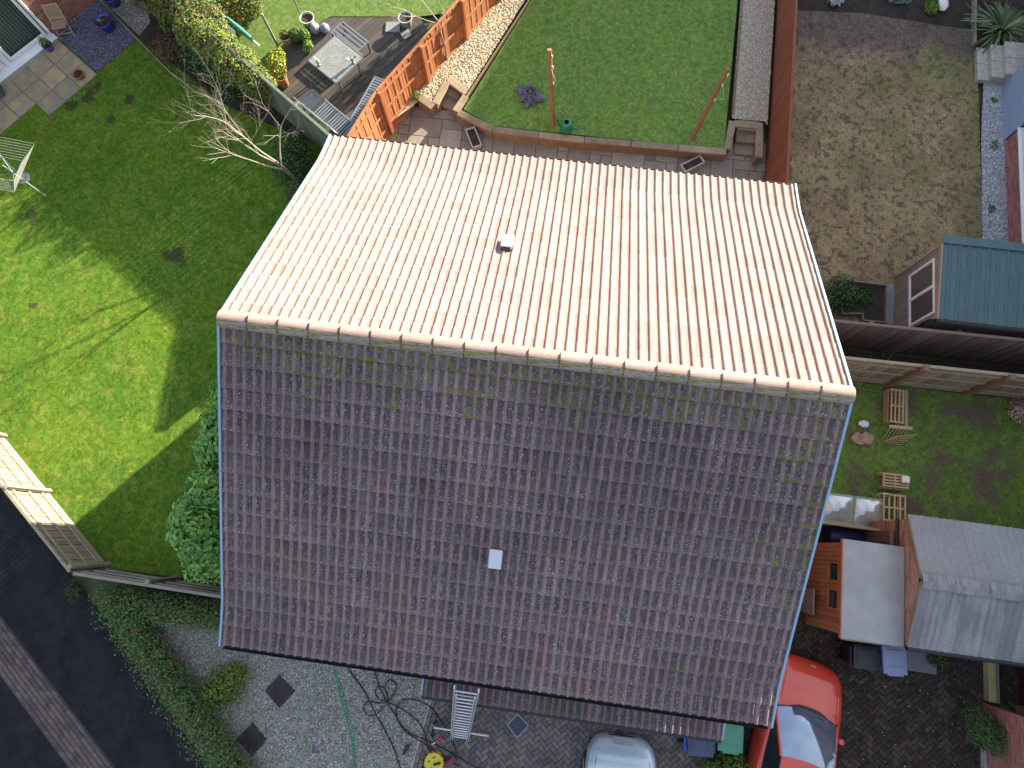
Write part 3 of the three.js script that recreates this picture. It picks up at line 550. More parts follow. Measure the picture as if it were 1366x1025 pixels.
{ // lean-to canopy over the garage front
  const x0 = -1.38, n = 19.5, r = rng(831), g = new THREE.Group(); g.name = 'canopy_roof'; house.add(g);
  const y1 = 2.42, z1 = 5.74, pit = 0.30, gz = 0.345;
  for (let i = 0; i < 4; i++) for (let j = 0; j < 20; j++) {
    const t = obj('roof_tile', frontGeos[(1 + Math.floor(r() * 5)) * NX + Math.floor(r() * NX)], frontMats[Math.floor(r() * 3)], g);
    const s = (3 - i) * gz + TL; t.position.set(x0 + 0.02 + j * 0.2925, y1 + Math.sin(pit) * s, z1 - Math.cos(pit) * s); t.scale.x = 0.975; t.rotation.set(pit, 0, (r() - 0.5) * 0.004);
  }
  obj('verge_trim', bx(0.045, 0.11, 1.5, x0 - 0.012, 2.59, 5.02, { rx: pit }), trimMat, g);
  obj('verge_trim', bx(0.045, 0.11, 1.5, x0 + 5.895, 2.59, 5.02, { rx: pit }), trimMat, g);
  obj('gutter', bx(5.88, 0.055, 0.09, x0 + 2.94, y1 - 0.04, z1 + 0.035), M.black, g);
  obj('fascia', bx(5.82, 0.16, 0.03, x0 + 2.94, y1 - 0.1, z1 - 0.05), M.black, g);
  obj('canopy_soffit', bx(5.8, 0.02, 1.3, x0 + 2.94, y1 - 0.16, 5.04), M.white, g);
  obj('garage_wall', bx(5.5, 2.2, 0.62, x0 + 2.94, 1.1, 4.72), M.brick[1], g);
  const gd = obj('garage_door', bx(2.4, 2.0, 0.05, 2.9, 1.0, 5.05), M.white, g); for (let i = 1; i < 6; i++) obj('door_rib', bx(2.36, 0.02, 0.02, 2.9, i * 0.33, 5.08), M.white, gd);
}

// ---------------------------------------------------------------- fences
// local x runs from a to b, boards stand on the line, rails and posts on the side given by face (+1 or -1 in local z)
function fence(name, label, a, b, o) {
  const dx = b[0] - a[0], dz = b[1] - a[1], L = Math.hypot(dx, dz), t = thing(name, label, 'fence', [a[0], o.y ?? 0, a[1]], -Math.atan2(dz, dx), o.group);
  const r = rng(o.seed), h = o.h, bw = o.bw ?? 0.115, gap = o.gap ?? 0.006, face = o.face ?? 1;
  const bm = o.mats, gs = [0, 1, 2, 3, 4].map((k) => bx(bw - gap, h - 0.14, 0.018, 0, (h - 0.14) / 2 + 0.1, 0, { ox: k * 0.37, oy: k * 0.23 }));
  const n = Math.floor(L / bw), sp = L / n;
  for (let i = 0; i < n; i++) { const m = obj('board', gs[Math.floor(r() * 5)], bm[Math.floor(r() * bm.length)], t); m.position.set((i + 0.5) * sp, (r() - 0.5) * 0.012, (i % 2) * 0.006); m.rotation.y = (r() - 0.5) * 0.05 + (o.feather ?? 0.08); }
  const posts = o.posts ?? Array.from({ length: Math.round(L / 1.8) + 1 }, (_, i) => i * L / Math.round(L / 1.8));
  posts.forEach((x) => { const p = obj('post', cbox(o.pw ?? 0.1, h + (o.pe ?? 0.05), o.pw ?? 0.1, 0.008).translate(x, (h + (o.pe ?? 0.05)) / 2, face * 0.075), o.postMat ?? bm[0], t); if (o.cap) obj('post_cap', cbox(0.13, 0.03, 0.13, 0.01).translate(x, h + (o.pe ?? 0.05) + 0.016, face * 0.075), o.postMat ?? bm[0], p); });
  const xs = [0, ...posts.filter((x) => x > 0.2 && x < L - 0.2), L];
  for (let i = 0; i + 1 < xs.length; i++) for (const y of o.rails ?? [0.3, h * 0.52, h - 0.22]) {
    const w = xs[i + 1] - xs[i] - (o.pw ?? 0.1) - 0.004; obj('rail', cbox(w, 0.07, 0.04, 0.006, { swap: true, ox: r(), oy: r() }).translate((xs[i] + xs[i + 1]) / 2, y, face * 0.034), o.railMat ?? bm[0], t);
  }
  if (o.gravelBoard !== false) for (let i = 0; i + 1 < xs.length; i++) obj('gravel_board', cbox(xs[i + 1] - xs[i] - 0.01, 0.14, 0.028, 0.005, { swap: true, ox: r() }).translate((xs[i] + xs[i + 1]) / 2, 0.075, face * 0.02), o.gbMat ?? bm[0], t);
  if (o.capRail !== false) obj('cap_rail', cbox(L, 0.028, 0.07, 0.006, { swap: true }).translate(L / 2, h - 0.014 + 0.012, 0), o.capMat ?? bm[0], t);
  return t;
}
const three = (m, a = 0.86, b = 1.12) => [m, tint(m, a), tint(m, b)];
const orangeMats = three(M.orange), brownMats = three(M.brownFence), oldMats = three(M.oldWood, 0.82, 1.1), greyMats = three(M.greyWood, 0.8, 1.12), darkMats = three(M.darkWood, 0.75, 1.3), mossMats = three(M.mossWood, 0.75, 1.15), greenMats = three(M.greenWood);
{ // orange fence: runs from behind the house corner up between deck and gravel, leaning boards face the gravel
  const dir = [-3.23 + 4.91, -10.97 + 8.01], L = Math.hypot(...dir), u = [dir[0] / L, dir[1] / L];
  fence('garden_fence', 'orange stained closeboard fence between decking and cream gravel', [-4.91 - u[0] * 0.0, -8.01], [-4.91 + u[0] * 12.2, -8.01 + u[1] * 12.2], { h: 1.82, face: 1, seed: 901, mats: orangeMats, posts: [0.02, 1.72, 3.45, 5.2, 6.95, 8.7, 10.4, 12.1], pe: -0.02, rails: [0.42, 1.0, 1.62] });
  fence('garden_fence', 'short orange fence run from the decking corner down past the patio', [-5.45, -6.45], [-4.925, -7.975], { h: 1.82, face: 1, seed: 903, mats: orangeMats, posts: [0.3], pe: -0.02, rails: [0.42, 1.0, 1.62] });
  fence('garden_fence', 'orange fence return running beside the gable wall', [-5.28, -3.75], [-5.47, -6.40], { h: 1.82, face: 1, seed: 905, mats: orangeMats, pe: -0.02, rails: [0.42, 1.0, 1.62] });
}
fence('added_gap_gate', 'added unseen orange boarded gate blocking sun through the passage beside the gable', [-5.2, -3.7], [-4.36, -3.72], { h: 1.5, face: 1, seed: 907, mats: orangeMats, posts: [], pe: 0, gravelBoard: false });  // added, hidden under the roof, to close a lit gap in the lawn shadow
fence('garden_fence', 'faded green panel fence between bushes and decking', [-14.2, -12.55], [-5.47, -6.36], { h: 1.78, face: -1, seed: 911, mats: greenMats, bw: 0.14, pe: 0.0, railMat: M.greenWood });
fence('garden_fence', 'red brown closeboard fence beside the bare worn lawn', [5.5, -15.5], [5.44, -4.6], { h: 1.85, face: -1, seed: 921, mats: brownMats, posts: [0.5, 2.4, 4.3, 6.2, 8.1, 10.0], pe: -0.1, capMat: M.brownFence });
fence('garden_fence', 'dark brown closeboard fence behind the green roofed shed', [5.6, -3.27], [13.5, -3.40], { h: 1.82, face: -1, seed: 931, mats: darkMats, pe: -0.1, bw: 0.1 });
fence('garden_fence', 'lichen covered panel fence with exposed rails facing the small lawn', [5.6, -2.44], [13.5, -2.58], { h: 1.72, face: 1, seed: 941, mats: mossMats, posts: [1.0, 3.15, 5.05, 7.2], pw: 0.13, pe: 0.1, rails: [0.35, 0.95, 1.5], railMat: M.mossWood, postMat: M.sleeper });
fence('roadside_fence', 'weathered pale closeboard fence between lawn and road', [-18.2, -2.1], [-9.66, 4.53], { h: 1.45, face: -1, seed: 951, mats: oldMats, posts: [2.2, 4.2, 6.3, 8.25, 10.72], pe: 0.04, railMat: tint(M.oldWood, 1.25), rails: [0.28, 0.74, 1.26], gbMat: tint(M.oldWood, 1.3), postMat: tint(M.oldWood, 1.15) });
fence('roadside_fence', 'grey weathered fence between the lawn and the clipped hedge', [-9.6, 4.56], [-4.45, 4.62], { h: 1.42, face: -1, seed: 961, mats: greyMats, posts: [1.72, 3.5, 5.0], pe: 0.06, railMat: tint(M.greyWood, 1.25) });

// ---------------------------------------------------------------- rear garden: raised lawn, walls, steps, patio
const RY = 0.38;
const lawnR = [[-2.911, -8.730], [-2.019, -8.319], [0.491, -8.314], [4.248, -8.348], [4.346, -13.646], [4.75, -18], [0.4, -18], [-1.492, -12.480]];
struct('raised_lawn', sheet(lawnR, RY, 11, -4, -18, 11), mat(lawnTex(700, 700, 1001, 11, 11, [0.095, 0.185, 0.026], [0.115, 0.20, 0.028], [0.155, 0.20, 0.042], [], 0.25, [0.14, 0.115, 0.05]), 0.95));
tufts('raised_lawn_grass', 'short green grass of the raised rear lawn', lawnR, RY, 500, [[0.09, 0.18, 0.025], [0.11, 0.20, 0.027], [0.15, 0.205, 0.042]], 1003, 0.036);
const gravL = [[-4.305, -9.161], [-3.764, -8.819], [-3.506, -9.591], [-2.939, -9.201], [-3.055, -8.855], [-1.684, -12.459], [0.3, -18], [-0.8, -18], [-3.16, -11], [-4.85, -8.1]];
const creamPeb = [[0.50, 0.43, 0.28], [0.42, 0.35, 0.22], [0.58, 0.52, 0.38], [0.32, 0.27, 0.17], [0.55, 0.46, 0.33]];
struct('gravel_bed', sheet(gravL, RY - 0.006, 1.5), mat(grainTex([0.46, 0.39, 0.26], [0.30, 0.25, 0.16], 1011, 60, 512, 0.7), 0.95));
pebbles('cream_pebbles', 'sunlit cream pebbles beside the orange fence', gravL, RY - 0.004, 1800, creamPeb, 1013, 0.025);
const gravR = [[4.411, -9.308], [5.298, -9.319], [5.36, -9.2], [5.40, -18], [4.9, -18], [4.431, -13.655]];
struct('gravel_bed', sheet(gravR, RY - 0.004, 1.5), mat(grainTex([0.44, 0.39, 0.29], [0.32, 0.275, 0.2], 1021, 70, 512, 0.7), 0.95));
pebbles('buff_pebbles', 'fine buff gravel strip beside the red brown fence', gravR, RY - 0.002, 2200, [[0.50, 0.44, 0.33], [0.39, 0.34, 0.255], [0.58, 0.52, 0.41]], 1023, 0.017);
{ // retaining wall: coping blocks on a rendered face, each coping a block of its own
  const w = thing('retaining_wall', 'low sleeper topped retaining wall along the raised lawn', 'wall', [0, 0, 0]), r = rng(1031);
  const run = (P, wd, h = RY + 0.05, step = 1.3) => {
    for (let i = 0; i + 1 < P.length; i++) {
      const a = P[i], b = P[i + 1], L = Math.hypot(b[0] - a[0], b[1] - a[1]), n = Math.max(1, Math.round(L / step));
      obj('wall_face', bar(a, b, wd - 0.06, 0, h - 0.075, { swap: true, b: 0.003 }), M.sleeper, w);
      for (let k = 0; k < n; k++) { const p = [mix(a[0], b[0], k / n), mix(a[1], b[1], k / n)], q = [mix(a[0], b[0], (k + 1) / n - 0.012 / L), mix(a[1], b[1], (k + 1) / n - 0.012 / L)]; obj('coping_block', bar(p, q, wd + r() * 0.006, h - 0.075, h - r() * 0.012, { swap: true, ox: r() * 3, oy: r() * 3, b: 0.012 }), [M.coping, tint(M.coping, 0.85), tint(M.coping, 1.15, 1.12, 1.1)][Math.floor(r() * 3)], w); }
    }
  };
  run([[-3.034, -8.609], [-1.999, -8.195], [0.503, -8.168], [4.319, -8.257]], 0.19, 0.43, 1.5);
  run([[4.333, -8.349], [4.421, -9.228]], 0.19, 0.432, 1.5);
  run([[4.466, -9.141], [5.249, -9.141]], 0.2, 0.436, 1.5);
  run([[5.154, -9.038], [5.177, -8.179]], 0.19, 0.44, 1.5);
  run([[-4.321, -9.051], [-3.737, -8.692]], 0.22, 0.43); run([[-3.710, -8.789], [-3.487, -9.507]], 0.2, 0.434); run([[-3.460, -9.606], [-2.899, -9.240]], 0.2, 0.438); run([[-2.902, -9.121], [-3.116, -8.600]], 0.2, 0.442);
  obj('lawn_edging', bar([4.423, -9.448], [4.473, -13.660], 0.05, 0.2, 0.41, { swap: true }), M.sleeper, w);
  obj('lawn_edging', bar([-2.976, -8.887], [-1.556, -12.473], 0.05, 0.2, 0.415, { swap: true }), M.sleeper, w);
  obj('wall_face', bx(0.3, 0.16, 1.2, 5.2, 0.08, -7.3), M.coping, w);
}
const steps = (label, A, B, C, D, n) => {                    // A-B lower edge on the plan, D-C upper edge
  const t = thing('garden_steps', label, 'steps', [A[0], 0, A[1]]); const L = (p, q, k) => [mix(p[0], q[0], k) - A[0], mix(p[1], q[1], k) - A[1]];
  for (let i = 0; i < n; i++) { const k0 = i / n, k1 = (i + 1) / n; obj('tread', prism([L(A, D, k0), L(B, C, k0), L(B, C, k1), L(A, D, k1)], 0, 0.12 + i * 0.13), [M.coping, tint(M.coping, 0.85)][i % 2], t); }
};
steps('two sleeper steps from the patio up to the cream gravel', [-3.808, -9.040], [-3.220, -8.843], [-3.060, -9.346], [-3.525, -9.708], 2);
steps('three narrow steps from the patio up to the buff gravel strip', [4.594, -8.423], [5.164, -8.422], [5.119, -9.300], [4.564, -9.282], 3);
{ // patio: riven slabs in mixed sizes
  const pt = structGroup('patio'), r = rng(1041), S = 0.3, x0 = -5.6, z0 = -8.9, nx = 37, nz = 15, taken = new Set();
  const P = [[-4.92, -8.0], [-3.251, -8.767], [-2.096, -8.283], [0.525, -8.288], [4.477, -8.340], [5.35, -8.2], [5.35, -4.5], [-5.85, -4.5], [-5.4, -6.4]];
  const P2 = [[-5.6, -9.3], [-1.6, -9.3], [-1.4, -8.7], [5.5, -8.7], [5.5, -4.3], [-5.9, -4.3]];
  obj('patio_bed', sheet(P, 0.0, 1), tint(M.mortar, 0.45), pt);
  const st = tex(512, 512, (u, v) => { const p = fb(u, v, 5, 5, 1043), q = fb(u, v, 100, 2, 1049); return mul3(mix3([0.255, 0.23, 0.18], [0.195, 0.185, 0.16], sat((p - 0.35) * 2.6)), 0.8 + 0.4 * q); });
  const ms = [1, 0.82, 1.16, 0.92].map((k, i) => tint(mat(st, 0.9), k, k * (i === 1 ? 0.98 : 1), k * (i === 3 ? 0.92 : 1)));
  const geos = {}, opt = [[2, 2], [2, 1], [1, 2], [2, 2], [1, 1], [3, 2], [2, 2]];
  for (let j = 0; j < nz; j++) for (let i = 0; i < nx; i++) {
    if (taken.has(i + ',' + j)) continue; let [w, h] = opt[Math.floor(r() * opt.length)];
    const free = (w, h) => { for (let a = 0; a < w; a++) for (let b = 0; b < h; b++) if (i + a >= nx || j + b >= nz || taken.has((i + a) + ',' + (j + b))) return false; return true; };
    if (!free(w, h)) { w = free(2, 1) ? 2 : 1; h = 1; } for (let a = 0; a < w; a++) for (let b = 0; b < h; b++) taken.add((i + a) + ',' + (j + b));
    const x = x0 + (i + w / 2) * S, z = z0 + (j + h / 2) * S, hw = w * S / 2 - 0.01, hh = h * S / 2 - 0.01;
    if (z > -5.3 || !inPoly(x, z, P2)) continue;
    let poly = [[x - hw, z - hh], [x + hw, z - hh], [x + hw, z + hh], [x - hw, z + hh]];
    const whole = true;
    if (whole) { const k = w + '_' + h; const g = geos[k] || (geos[k] = [0, 1, 2].map((n) => slab(w * S - 0.014, 0.03, h * S - 0.014, 0.005, { ox: n * 0.4, oy: n * 0.3 }))); const m = obj('patio_slab', g[Math.floor(r() * 3)], ms[Math.floor(r() * 4)], pt); m.position.set(x, r() * 0.004, z); }
  }
  obj('moss_strip', prism([[-4.9, -8.0], [-4.62, -7.95], [-5.0, -6.3], [-5.38, -6.4]], 0, 0.034), mat(grainTex([0.20, 0.19, 0.05], [0.30, 0.26, 0.14], 1053, 14), 0.95), pt);
}
// washing line posts
const linePost = (label, base, top, hT) => {
  const t = thing('line_post', label, 'post', [base[0], RY, base[1]], 0, null), d = [top[0] - base[0], hT - RY, top[1] - base[1]];
  const p = obj('post', rod([0, -0.1, 0], d, 0.062, 0.056, 10), M.post, t);
  obj('rope', tube([[d[0] * 0.86, d[1] * 0.86, d[2] * 0.86], [d[0] * 0.86 + 0.06, d[1] * 0.8, d[2] * 0.8 + 0.1], [d[0] * 0.8 + 0.16, d[1] * 0.72, d[2] * 0.7 + 0.2], [d[0] * 0.7 + 0.07, d[1] * 0.6, d[2] * 0.62]], 0.0028, 20, 4), M.whiteMatt, t);
  for (const k of [0.93, 0.8, 0.6]) obj('cleat', bx(0.03, 0.09, 0.03, d[0] * k + 0.066, d[1] * k, d[2] * k + 0.03), M.whiteMatt, p);
};
linePost('upright timber washing line post beside the watering can', [-0.392, -8.511], [-0.638, -9.124], 2.55);
linePost('leaning timber washing line post near the narrow steps', [3.353, -8.515], [3.683, -9.091], 2.55);
{ // watering can
  const p = [-0.036, -8.413], t = thing('watering_can', 'green plastic watering can lying on the wall coping', 'watering can', [p[0], 0.43, p[1]], -0.5), g = mat([0.02, 0.19, 0.10], 0.4); t.scale.setScalar(1.4);
  obj('body', lathe([[0, 0], [0.10, 0], [0.115, 0.02], [0.11, 0.2], [0.085, 0.23], [0.05, 0.235]], 20), g, t);
  obj('spout', [rod([0.09, 0.06, -0.02], [0.34, 0.25, -0.06], 0.026, 0.017, 8), new THREE.CylinderGeometry(0.04, 0.018, 0.05, 10).toNonIndexed().rotateZ(-1.0).translate(0.36, 0.265, -0.063)], g, t);
  obj('handle', tube([[-0.02, 0.23, 0.03], [-0.06, 0.33, 0.06], [-0.14, 0.30, 0.08], [-0.155, 0.16, 0.06], [-0.10, 0.06, 0.03]], 0.014, 20, 6), g, t);
}
{ // crumpled bag
  const p = [-1.152, -9.299], t = thing('crumpled_sheet', 'crumpled dark grey plastic sheet lying on the raised lawn', 'plastic sheet', [p[0], RY, p[1]], 0.2);
  const g = new THREE.PlaneGeometry(1, 1, 40, 40).rotateX(-Math.PI / 2), q = g.attributes.position;
  for (let i = 0; i < q.count; i++) { const x = q.getX(i), z = q.getZ(i), a = Math.atan2(z, x), sq = 0.26 + 0.07 * Math.sin(a * 2 + 0.8) + 0.05 * Math.sin(a * 3 + 2) + 0.05 * Math.sin(a * 7), l = Math.max(Math.abs(x), Math.abs(z)) * 2, rr = l * sq * 1.1, n = fbmOpen(x * 9 + 3, z * 9, 3, 1061), rg = 1 - Math.abs(2 * fbmOpen(x * 6, z * 6 + 8, 2, 1063) - 1); q.setXYZ(i, Math.cos(a) * rr * 0.95 + (n - 0.5) * 0.05, 0.01 + (1 - l * l) * 0.03 + 0.2 * rg * rg * (1 - l * 0.7) + 0.1 * n * (1 - l * 0.6), Math.sin(a) * rr * 1.2); }
  g.computeVertexNormals(); obj('sheet', g, mat([0.11, 0.11, 0.15], 0.32, { side: THREE.DoubleSide }), t);
  const f = g.clone(); f.scale(0.55, 1.1, 0.5); f.rotateY(1.9); f.translate(0.06, 0.05, -0.1); obj('fold', f, mat([0.14, 0.14, 0.18], 0.35, { side: THREE.DoubleSide }), t);
}
function trough(label, c, turn, L = 0.62, W = 0.28) {
  const t = thing('planter_trough', label, 'planter', [c[0], 0.03, c[1]], turn);
  const h = 0.24, o = 0.028, k = 0.84; const V = []; for (const [w, y, s] of [[1, h, 1], [1, h, 0], [k, 0, 1]]) for (const [a, b] of [[-1, -1], [1, -1], [1, 1], [-1, 1]]) V.push([a * (L / 2 * w - (s ? 0 : o)), y, b * (W / 2 * w - (s ? 0 : o))]);
  for (const [a, b] of [[-1, -1], [1, -1], [1, 1], [-1, 1]]) V.push([a * (L / 2 - o * 1.2), h - 0.07, b * (W / 2 - o * 1.2)]);
  const F = []; for (let i = 0; i < 4; i++) { const j = (i + 1) % 4; F.push([i, i + 4, j + 4, j], [i + 8, i, j, j + 8], [i + 4, i + 12, j + 12, j + 4]); }
  obj('trough', raw(V, F), M.stone, t); obj('compost', bx(L - o * 2.2, 0.01, W - o * 2.2, 0, h - 0.068, 0), M.soil, t);
}
trough('pale stone planter trough standing near the sleeper steps', [-2.528, -7.993], -1.1);
trough('pale stone planter trough standing near the narrow steps', [3.472, -7.899], 0.62, 0.62, 0.26);
{
  const p = [-4.294, -8.983], t = thing('potted_plant', 'small leafy plant in a black pot against the orange fence', 'potted plant', [p[0], 0.03, p[1]]);
  obj('pot', lathe([[0, 0], [0.10, 0], [0.14, 0.24], [0.15, 0.25], [0.13, 0.25], [0.12, 0.2], [0, 0.2]], 18), M.black, t);
  obj('foliage', leafCloud([[0, 0.38, 0, 0.16, 0.16, 0.16]], 240, 0.08, 0.035, G.fresh, 1071), M.leaf, t);
}
{ // small bare tree by the fence
  const p = [-3.606, -10.236], t = thing('bare_tree', 'young bare tree with twisted pale twigs in the cream gravel', 'tree', [p[0], RY - 0.02, p[1]]);
  obj('trunk', tube([[0, 0, 0], [0.02, 0.5, 0.02], [-0.02, 1.0, 0.05], [-0.08, 1.5, 0.0]], 0.03, 12, 8), M.bark, t);
  obj('branches', [branches([-0.08, 1.5, 0], [-0.4, 0.8, -0.1], 1.0, 0.018, 2, 1081, { up: 0.0 }), branches([-0.03, 1.2, 0.04], [0.3, 0.9, 0.2], 0.7, 0.014, 2, 1083), branches([-0.06, 1.4, 0.02], [-0.8, 0.4, 0.1], 0.9, 0.015, 2, 1085, { up: -0.02 })], M.paleBark, t);
}

// ---------------------------------------------------------------- decked garden beyond the green fence
struct('rear_lawn', sheet([[-11.572, -11.175], [-8.812, -8.995], [-8.370, -9.195], [-8.302, -10.767], [-7.347, -11.600], [-4.710, -11.897], [-2.5, -12.5], [-1, -20], [-14, -20], [-12.5, -13]], 0.002, 9, -14, -20, 9), mat(lawnTex(500, 500, 1101, 9, 9, [0.075, 0.135, 0.015], [0.09, 0.15, 0.02], [0.11, 0.15, 0.03]), 0.95));
tufts('rear_lawn_grass', 'short grass of the small lawn beyond the decking', [[-11.572, -11.175], [-8.812, -8.995], [-8.370, -9.195], [-8.302, -10.767], [-7.347, -11.600], [-4.710, -11.897], [-3.4, -12.5], [-8, -14.5], [-12.5, -13]], 0.002, 450, [GRASS, GRASS2, GRASS3], 1103, 0.036);
{
  const dk = structGroup('decking'), P = [[-8.736, -9.062], [-8.218, -10.776], [-7.287, -11.473], [-4.670, -11.769], [-4.0, -10.9], [-5.0, -8.0], [-5.5, -6.55]];
  const a = [-7.621, -8.751], b = [-6.241, -10.646], L = Math.hypot(b[0] - a[0], b[1] - a[1]), u = [(b[0] - a[0]) / L, (b[1] - a[1]) / L], n = [-u[1], u[0]];
  const ds = P.map((p) => n[0] * p[0] + n[1] * p[1]), d0 = Math.min(...ds), d1 = Math.max(...ds), W = 0.145, r = rng(1111);
  const dm = [1, 0.8, 1.15].map((k) => tint(mat(woodTex([0.08, 0.062, 0.048], [0.048, 0.038, 0.032], 1113), 0.8), k));
  let hull = P; 
  for (let d = d0; d < d1; d += W) {
    let q = clipHalf(hull, n[0], n[1], d + W - 0.008); q = clipHalf(q, -n[0], -n[1], -d);
    if (q.length < 3) continue; const g = prism(q, 0.03, 0.12 + r() * 0.003); const p = g.attributes.position, uv = g.attributes.uv, ox = r() * 4;
    for (let i = 0; i < p.count; i++) uv.setXY(i, (n[0] * p.getX(i) + n[1] * p.getZ(i)) * 1, (u[0] * p.getX(i) + u[1] * p.getZ(i)) + ox);
    obj('deck_board', g, dm[Math.floor(r() * 3)], dk);
  }
  obj('deck_joists', sheet(P, 0.028, 1), M.black, dk);
}
const DY = 0.123;
{ // patio table with mosaic top
  const c = [-6.54, -9.58], t = thing('garden_table', 'square pale mosaic garden table with grey metal frame on decking', 'table', [c[0], DY, c[1]], -0.59);
  const topTex = tex(384, 384, (u, v) => {
    const x = u - 0.5, y = v - 0.5, g = fbmOpen(u * 60, v * 60, 2, 1121), cx = Math.floor(u * 34), cy = Math.floor(v * 34), fx = u * 34 - cx - 0.5, fy = v * 34 - cy - 0.5, hh = hash(cx, cy, 3), rr = Math.hypot(x, y);
    let k = mul3([0.21, 0.22, 0.195], 0.75 + 0.5 * g); const ring = Math.abs(rr - 0.3) < 0.12 || rr < 0.07;
    if (Math.hypot(fx + hh - 0.5, fy + hash(cx, cy, 5) - 0.5) < (ring ? 0.3 : 0.2) && hh > (ring ? 0.3 : 0.72) && Math.max(Math.abs(x), Math.abs(y)) < 0.44) k = [0.045, 0.05, 0.045];
    return k;
  });
  const S = 1.13, g = new THREE.BoxGeometry(S - 0.08, 0.03, S - 0.08); g.translate(0, 0.69, 0); const fr = mat([0.13, 0.155, 0.15], 0.5, { metalness: 0.2 });
  obj('table_top', g, mat(topTex, 0.5), t);
  for (let k = 0; k < 4; k++) { const a = k * Math.PI / 2; obj('edge_rail', cbox(S, 0.045, 0.05, 0.012).translate(0, 0.69, S / 2 - 0.025).rotateY(a), fr, t); obj('leg', rod([(S / 2 - 0.2) * Math.cos(a + 0.785) * 1.41, 0, (S / 2 - 0.2) * Math.sin(a + 0.785) * 1.41], [(S / 2 - 0.16) * Math.cos(a + 0.785) * 1.41, 0.67, (S / 2 - 0.16) * Math.sin(a + 0.785) * 1.41], 0.022, 0.025, 8), fr, t); }
  const orn = (label, p, tn) => { const o = thing('bird_ornament', label, 'ornament', [p[0], DY + 0.707, p[1]], tn); const m = mat([0.30, 0.29, 0.25], 0.6);
    obj('body', lathe([[0, 0], [0.05, 0], [0.03, 0.02], [0.02, 0.06], [0.05, 0.10], [0.055, 0.15], [0.03, 0.2], [0, 0.21]], 14), m, o);
    obj('wing', cbox(0.16, 0.015, 0.07, 0.006).rotateZ(0.5).translate(0.07, 0.19, 0), m, o); obj('wing', cbox(0.16, 0.015, 0.07, 0.006).rotateZ(-0.5).translate(-0.07, 0.19, 0), m, o); };
  orn('small grey bird ornament at the sunny end of the table', [-6.031, -9.497], 0.5); orn('small grey bird ornament at the edge of the table near the bench', [-6.957, -9.320], -0.6);
}
function bench(label, c, turn, L, D, back) {
  const t = thing('garden_bench', label, 'bench', [c[0], DY, c[1]], turn), m = mat([0.16, 0.185, 0.21], 0.45, { metalness: 0.3 }), m2 = mat([0.08, 0.09, 0.105], 0.45, { metalness: 0.3 });
  const H = 0.42, n = Math.round(L / 0.085);
  for (const s of [-1, 1]) { obj('seat_rail', cbox(L, 0.04, 0.045, 0.008).translate(0, H, s * (D / 2 - 0.022)), m, t); obj('end_rail', cbox(0.045, 0.04, D - 0.09, 0.008).translate(s * (L / 2 - 0.022), H, 0), m, t); }
  if (back === 'long') for (const z of [-0.13, 0, 0.13]) obj('seat_slat', cbox(L - 0.09, 0.018, 0.05, 0.004).translate(0, H + 0.004, z), m, t);
  else for (let i = 1; i < n; i++) obj('seat_slat', cbox(0.05, 0.018, D - 0.09, 0.004).translate(-L / 2 + i * L / n, H + 0.004, 0), i % 6 === 0 ? m2 : m, t);
  for (const sx of [-1, 1]) for (const sz of [-1, 1]) obj('leg', cbox(0.04, H - 0.02, 0.04, 0.006).translate(sx * (L / 2 - 0.03), (H - 0.02) / 2, sz * (D / 2 - 0.03)), m2, t);
  if (back && back !== 'long') { const y = 0.8; obj('back_rail', tube([[-L / 2 + 0.02, H, D / 2], [-L / 2 + 0.05, y - 0.03, D / 2 + 0.09], [0, y + 0.05, D / 2 + 0.12], [L / 2 - 0.05, y - 0.03, D / 2 + 0.09], [L / 2 - 0.02, H, D / 2]], 0.02, 30, 6), m, t); for (let i = 1; i < 5; i++) obj('back_slat', rod([-L / 2 + i * L / 5, H, D / 2 - 0.01], [-L / 2 + i * L / 5, y, D / 2 + 0.1], 0.01, 0.01, 5), m, t); }
}
bench('backless grey slatted bench on the far side of the mosaic table', [-6.416, -10.522], -0.60, 1.05, 0.5, 'long');
bench('grey slatted bench backing on to the faded green fence', [-6.555, -8.049], -0.60, 1.75, 0.55, 'cross');
bench('grey slatted bench backing on to the orange fence', [-5.458, -8.576], 1.27, 1.5, 0.52, 'cross');
function pot(name, label, cat, [x, z], y, R, h, m, fol, cols, seed, n = 260) {
  const t = thing(name, label, cat, [x, y, z]);
  obj('pot', lathe([[0, 0], [R * 0.72, 0], [R * 0.95, h * 0.9], [R * 1.06, h * 0.92], [R * 1.06, h], [R * 0.93, h], [R * 0.9, h * 0.8], [0, h * 0.8]], 24), m, t);
  obj('compost', new THREE.CylinderGeometry(R * 0.89, R * 0.89, 0.01, 18).toNonIndexed().translate(0, h * 0.81, 0), M.soil, t);
  if (fol) obj('foliage', leafCloud(fol, n, 0.09, 0.04, cols, seed), M.leaf, t);
  return t;
}
pot('plant_pot', 'buff clay pot with bare soil at the edge of the decking', 'plant pot', [-7.803, -11.101], DY, 0.2, 0.34, M.stone);
pot('plant_pot', 'pale terracotta pot with a shrivelled plant beside the grass', 'plant pot', [-8.342, -10.507], DY, 0.17, 0.26, mat([0.50, 0.33, 0.2], 0.85), [[0, 0.3, 0, 0.13, 0.1, 0.13]], G.autumn, 1131, 140);
pot('plant_pot', 'dark green tub with trailing bright green plant on decking', 'plant pot', [-8.051, -10.590], DY, 0.2, 0.26, mat([0.06, 0.08, 0.06], 0.7), [[0, 0.3, 0, 0.17, 0.12, 0.17]], G.fresh, 1133, 300);
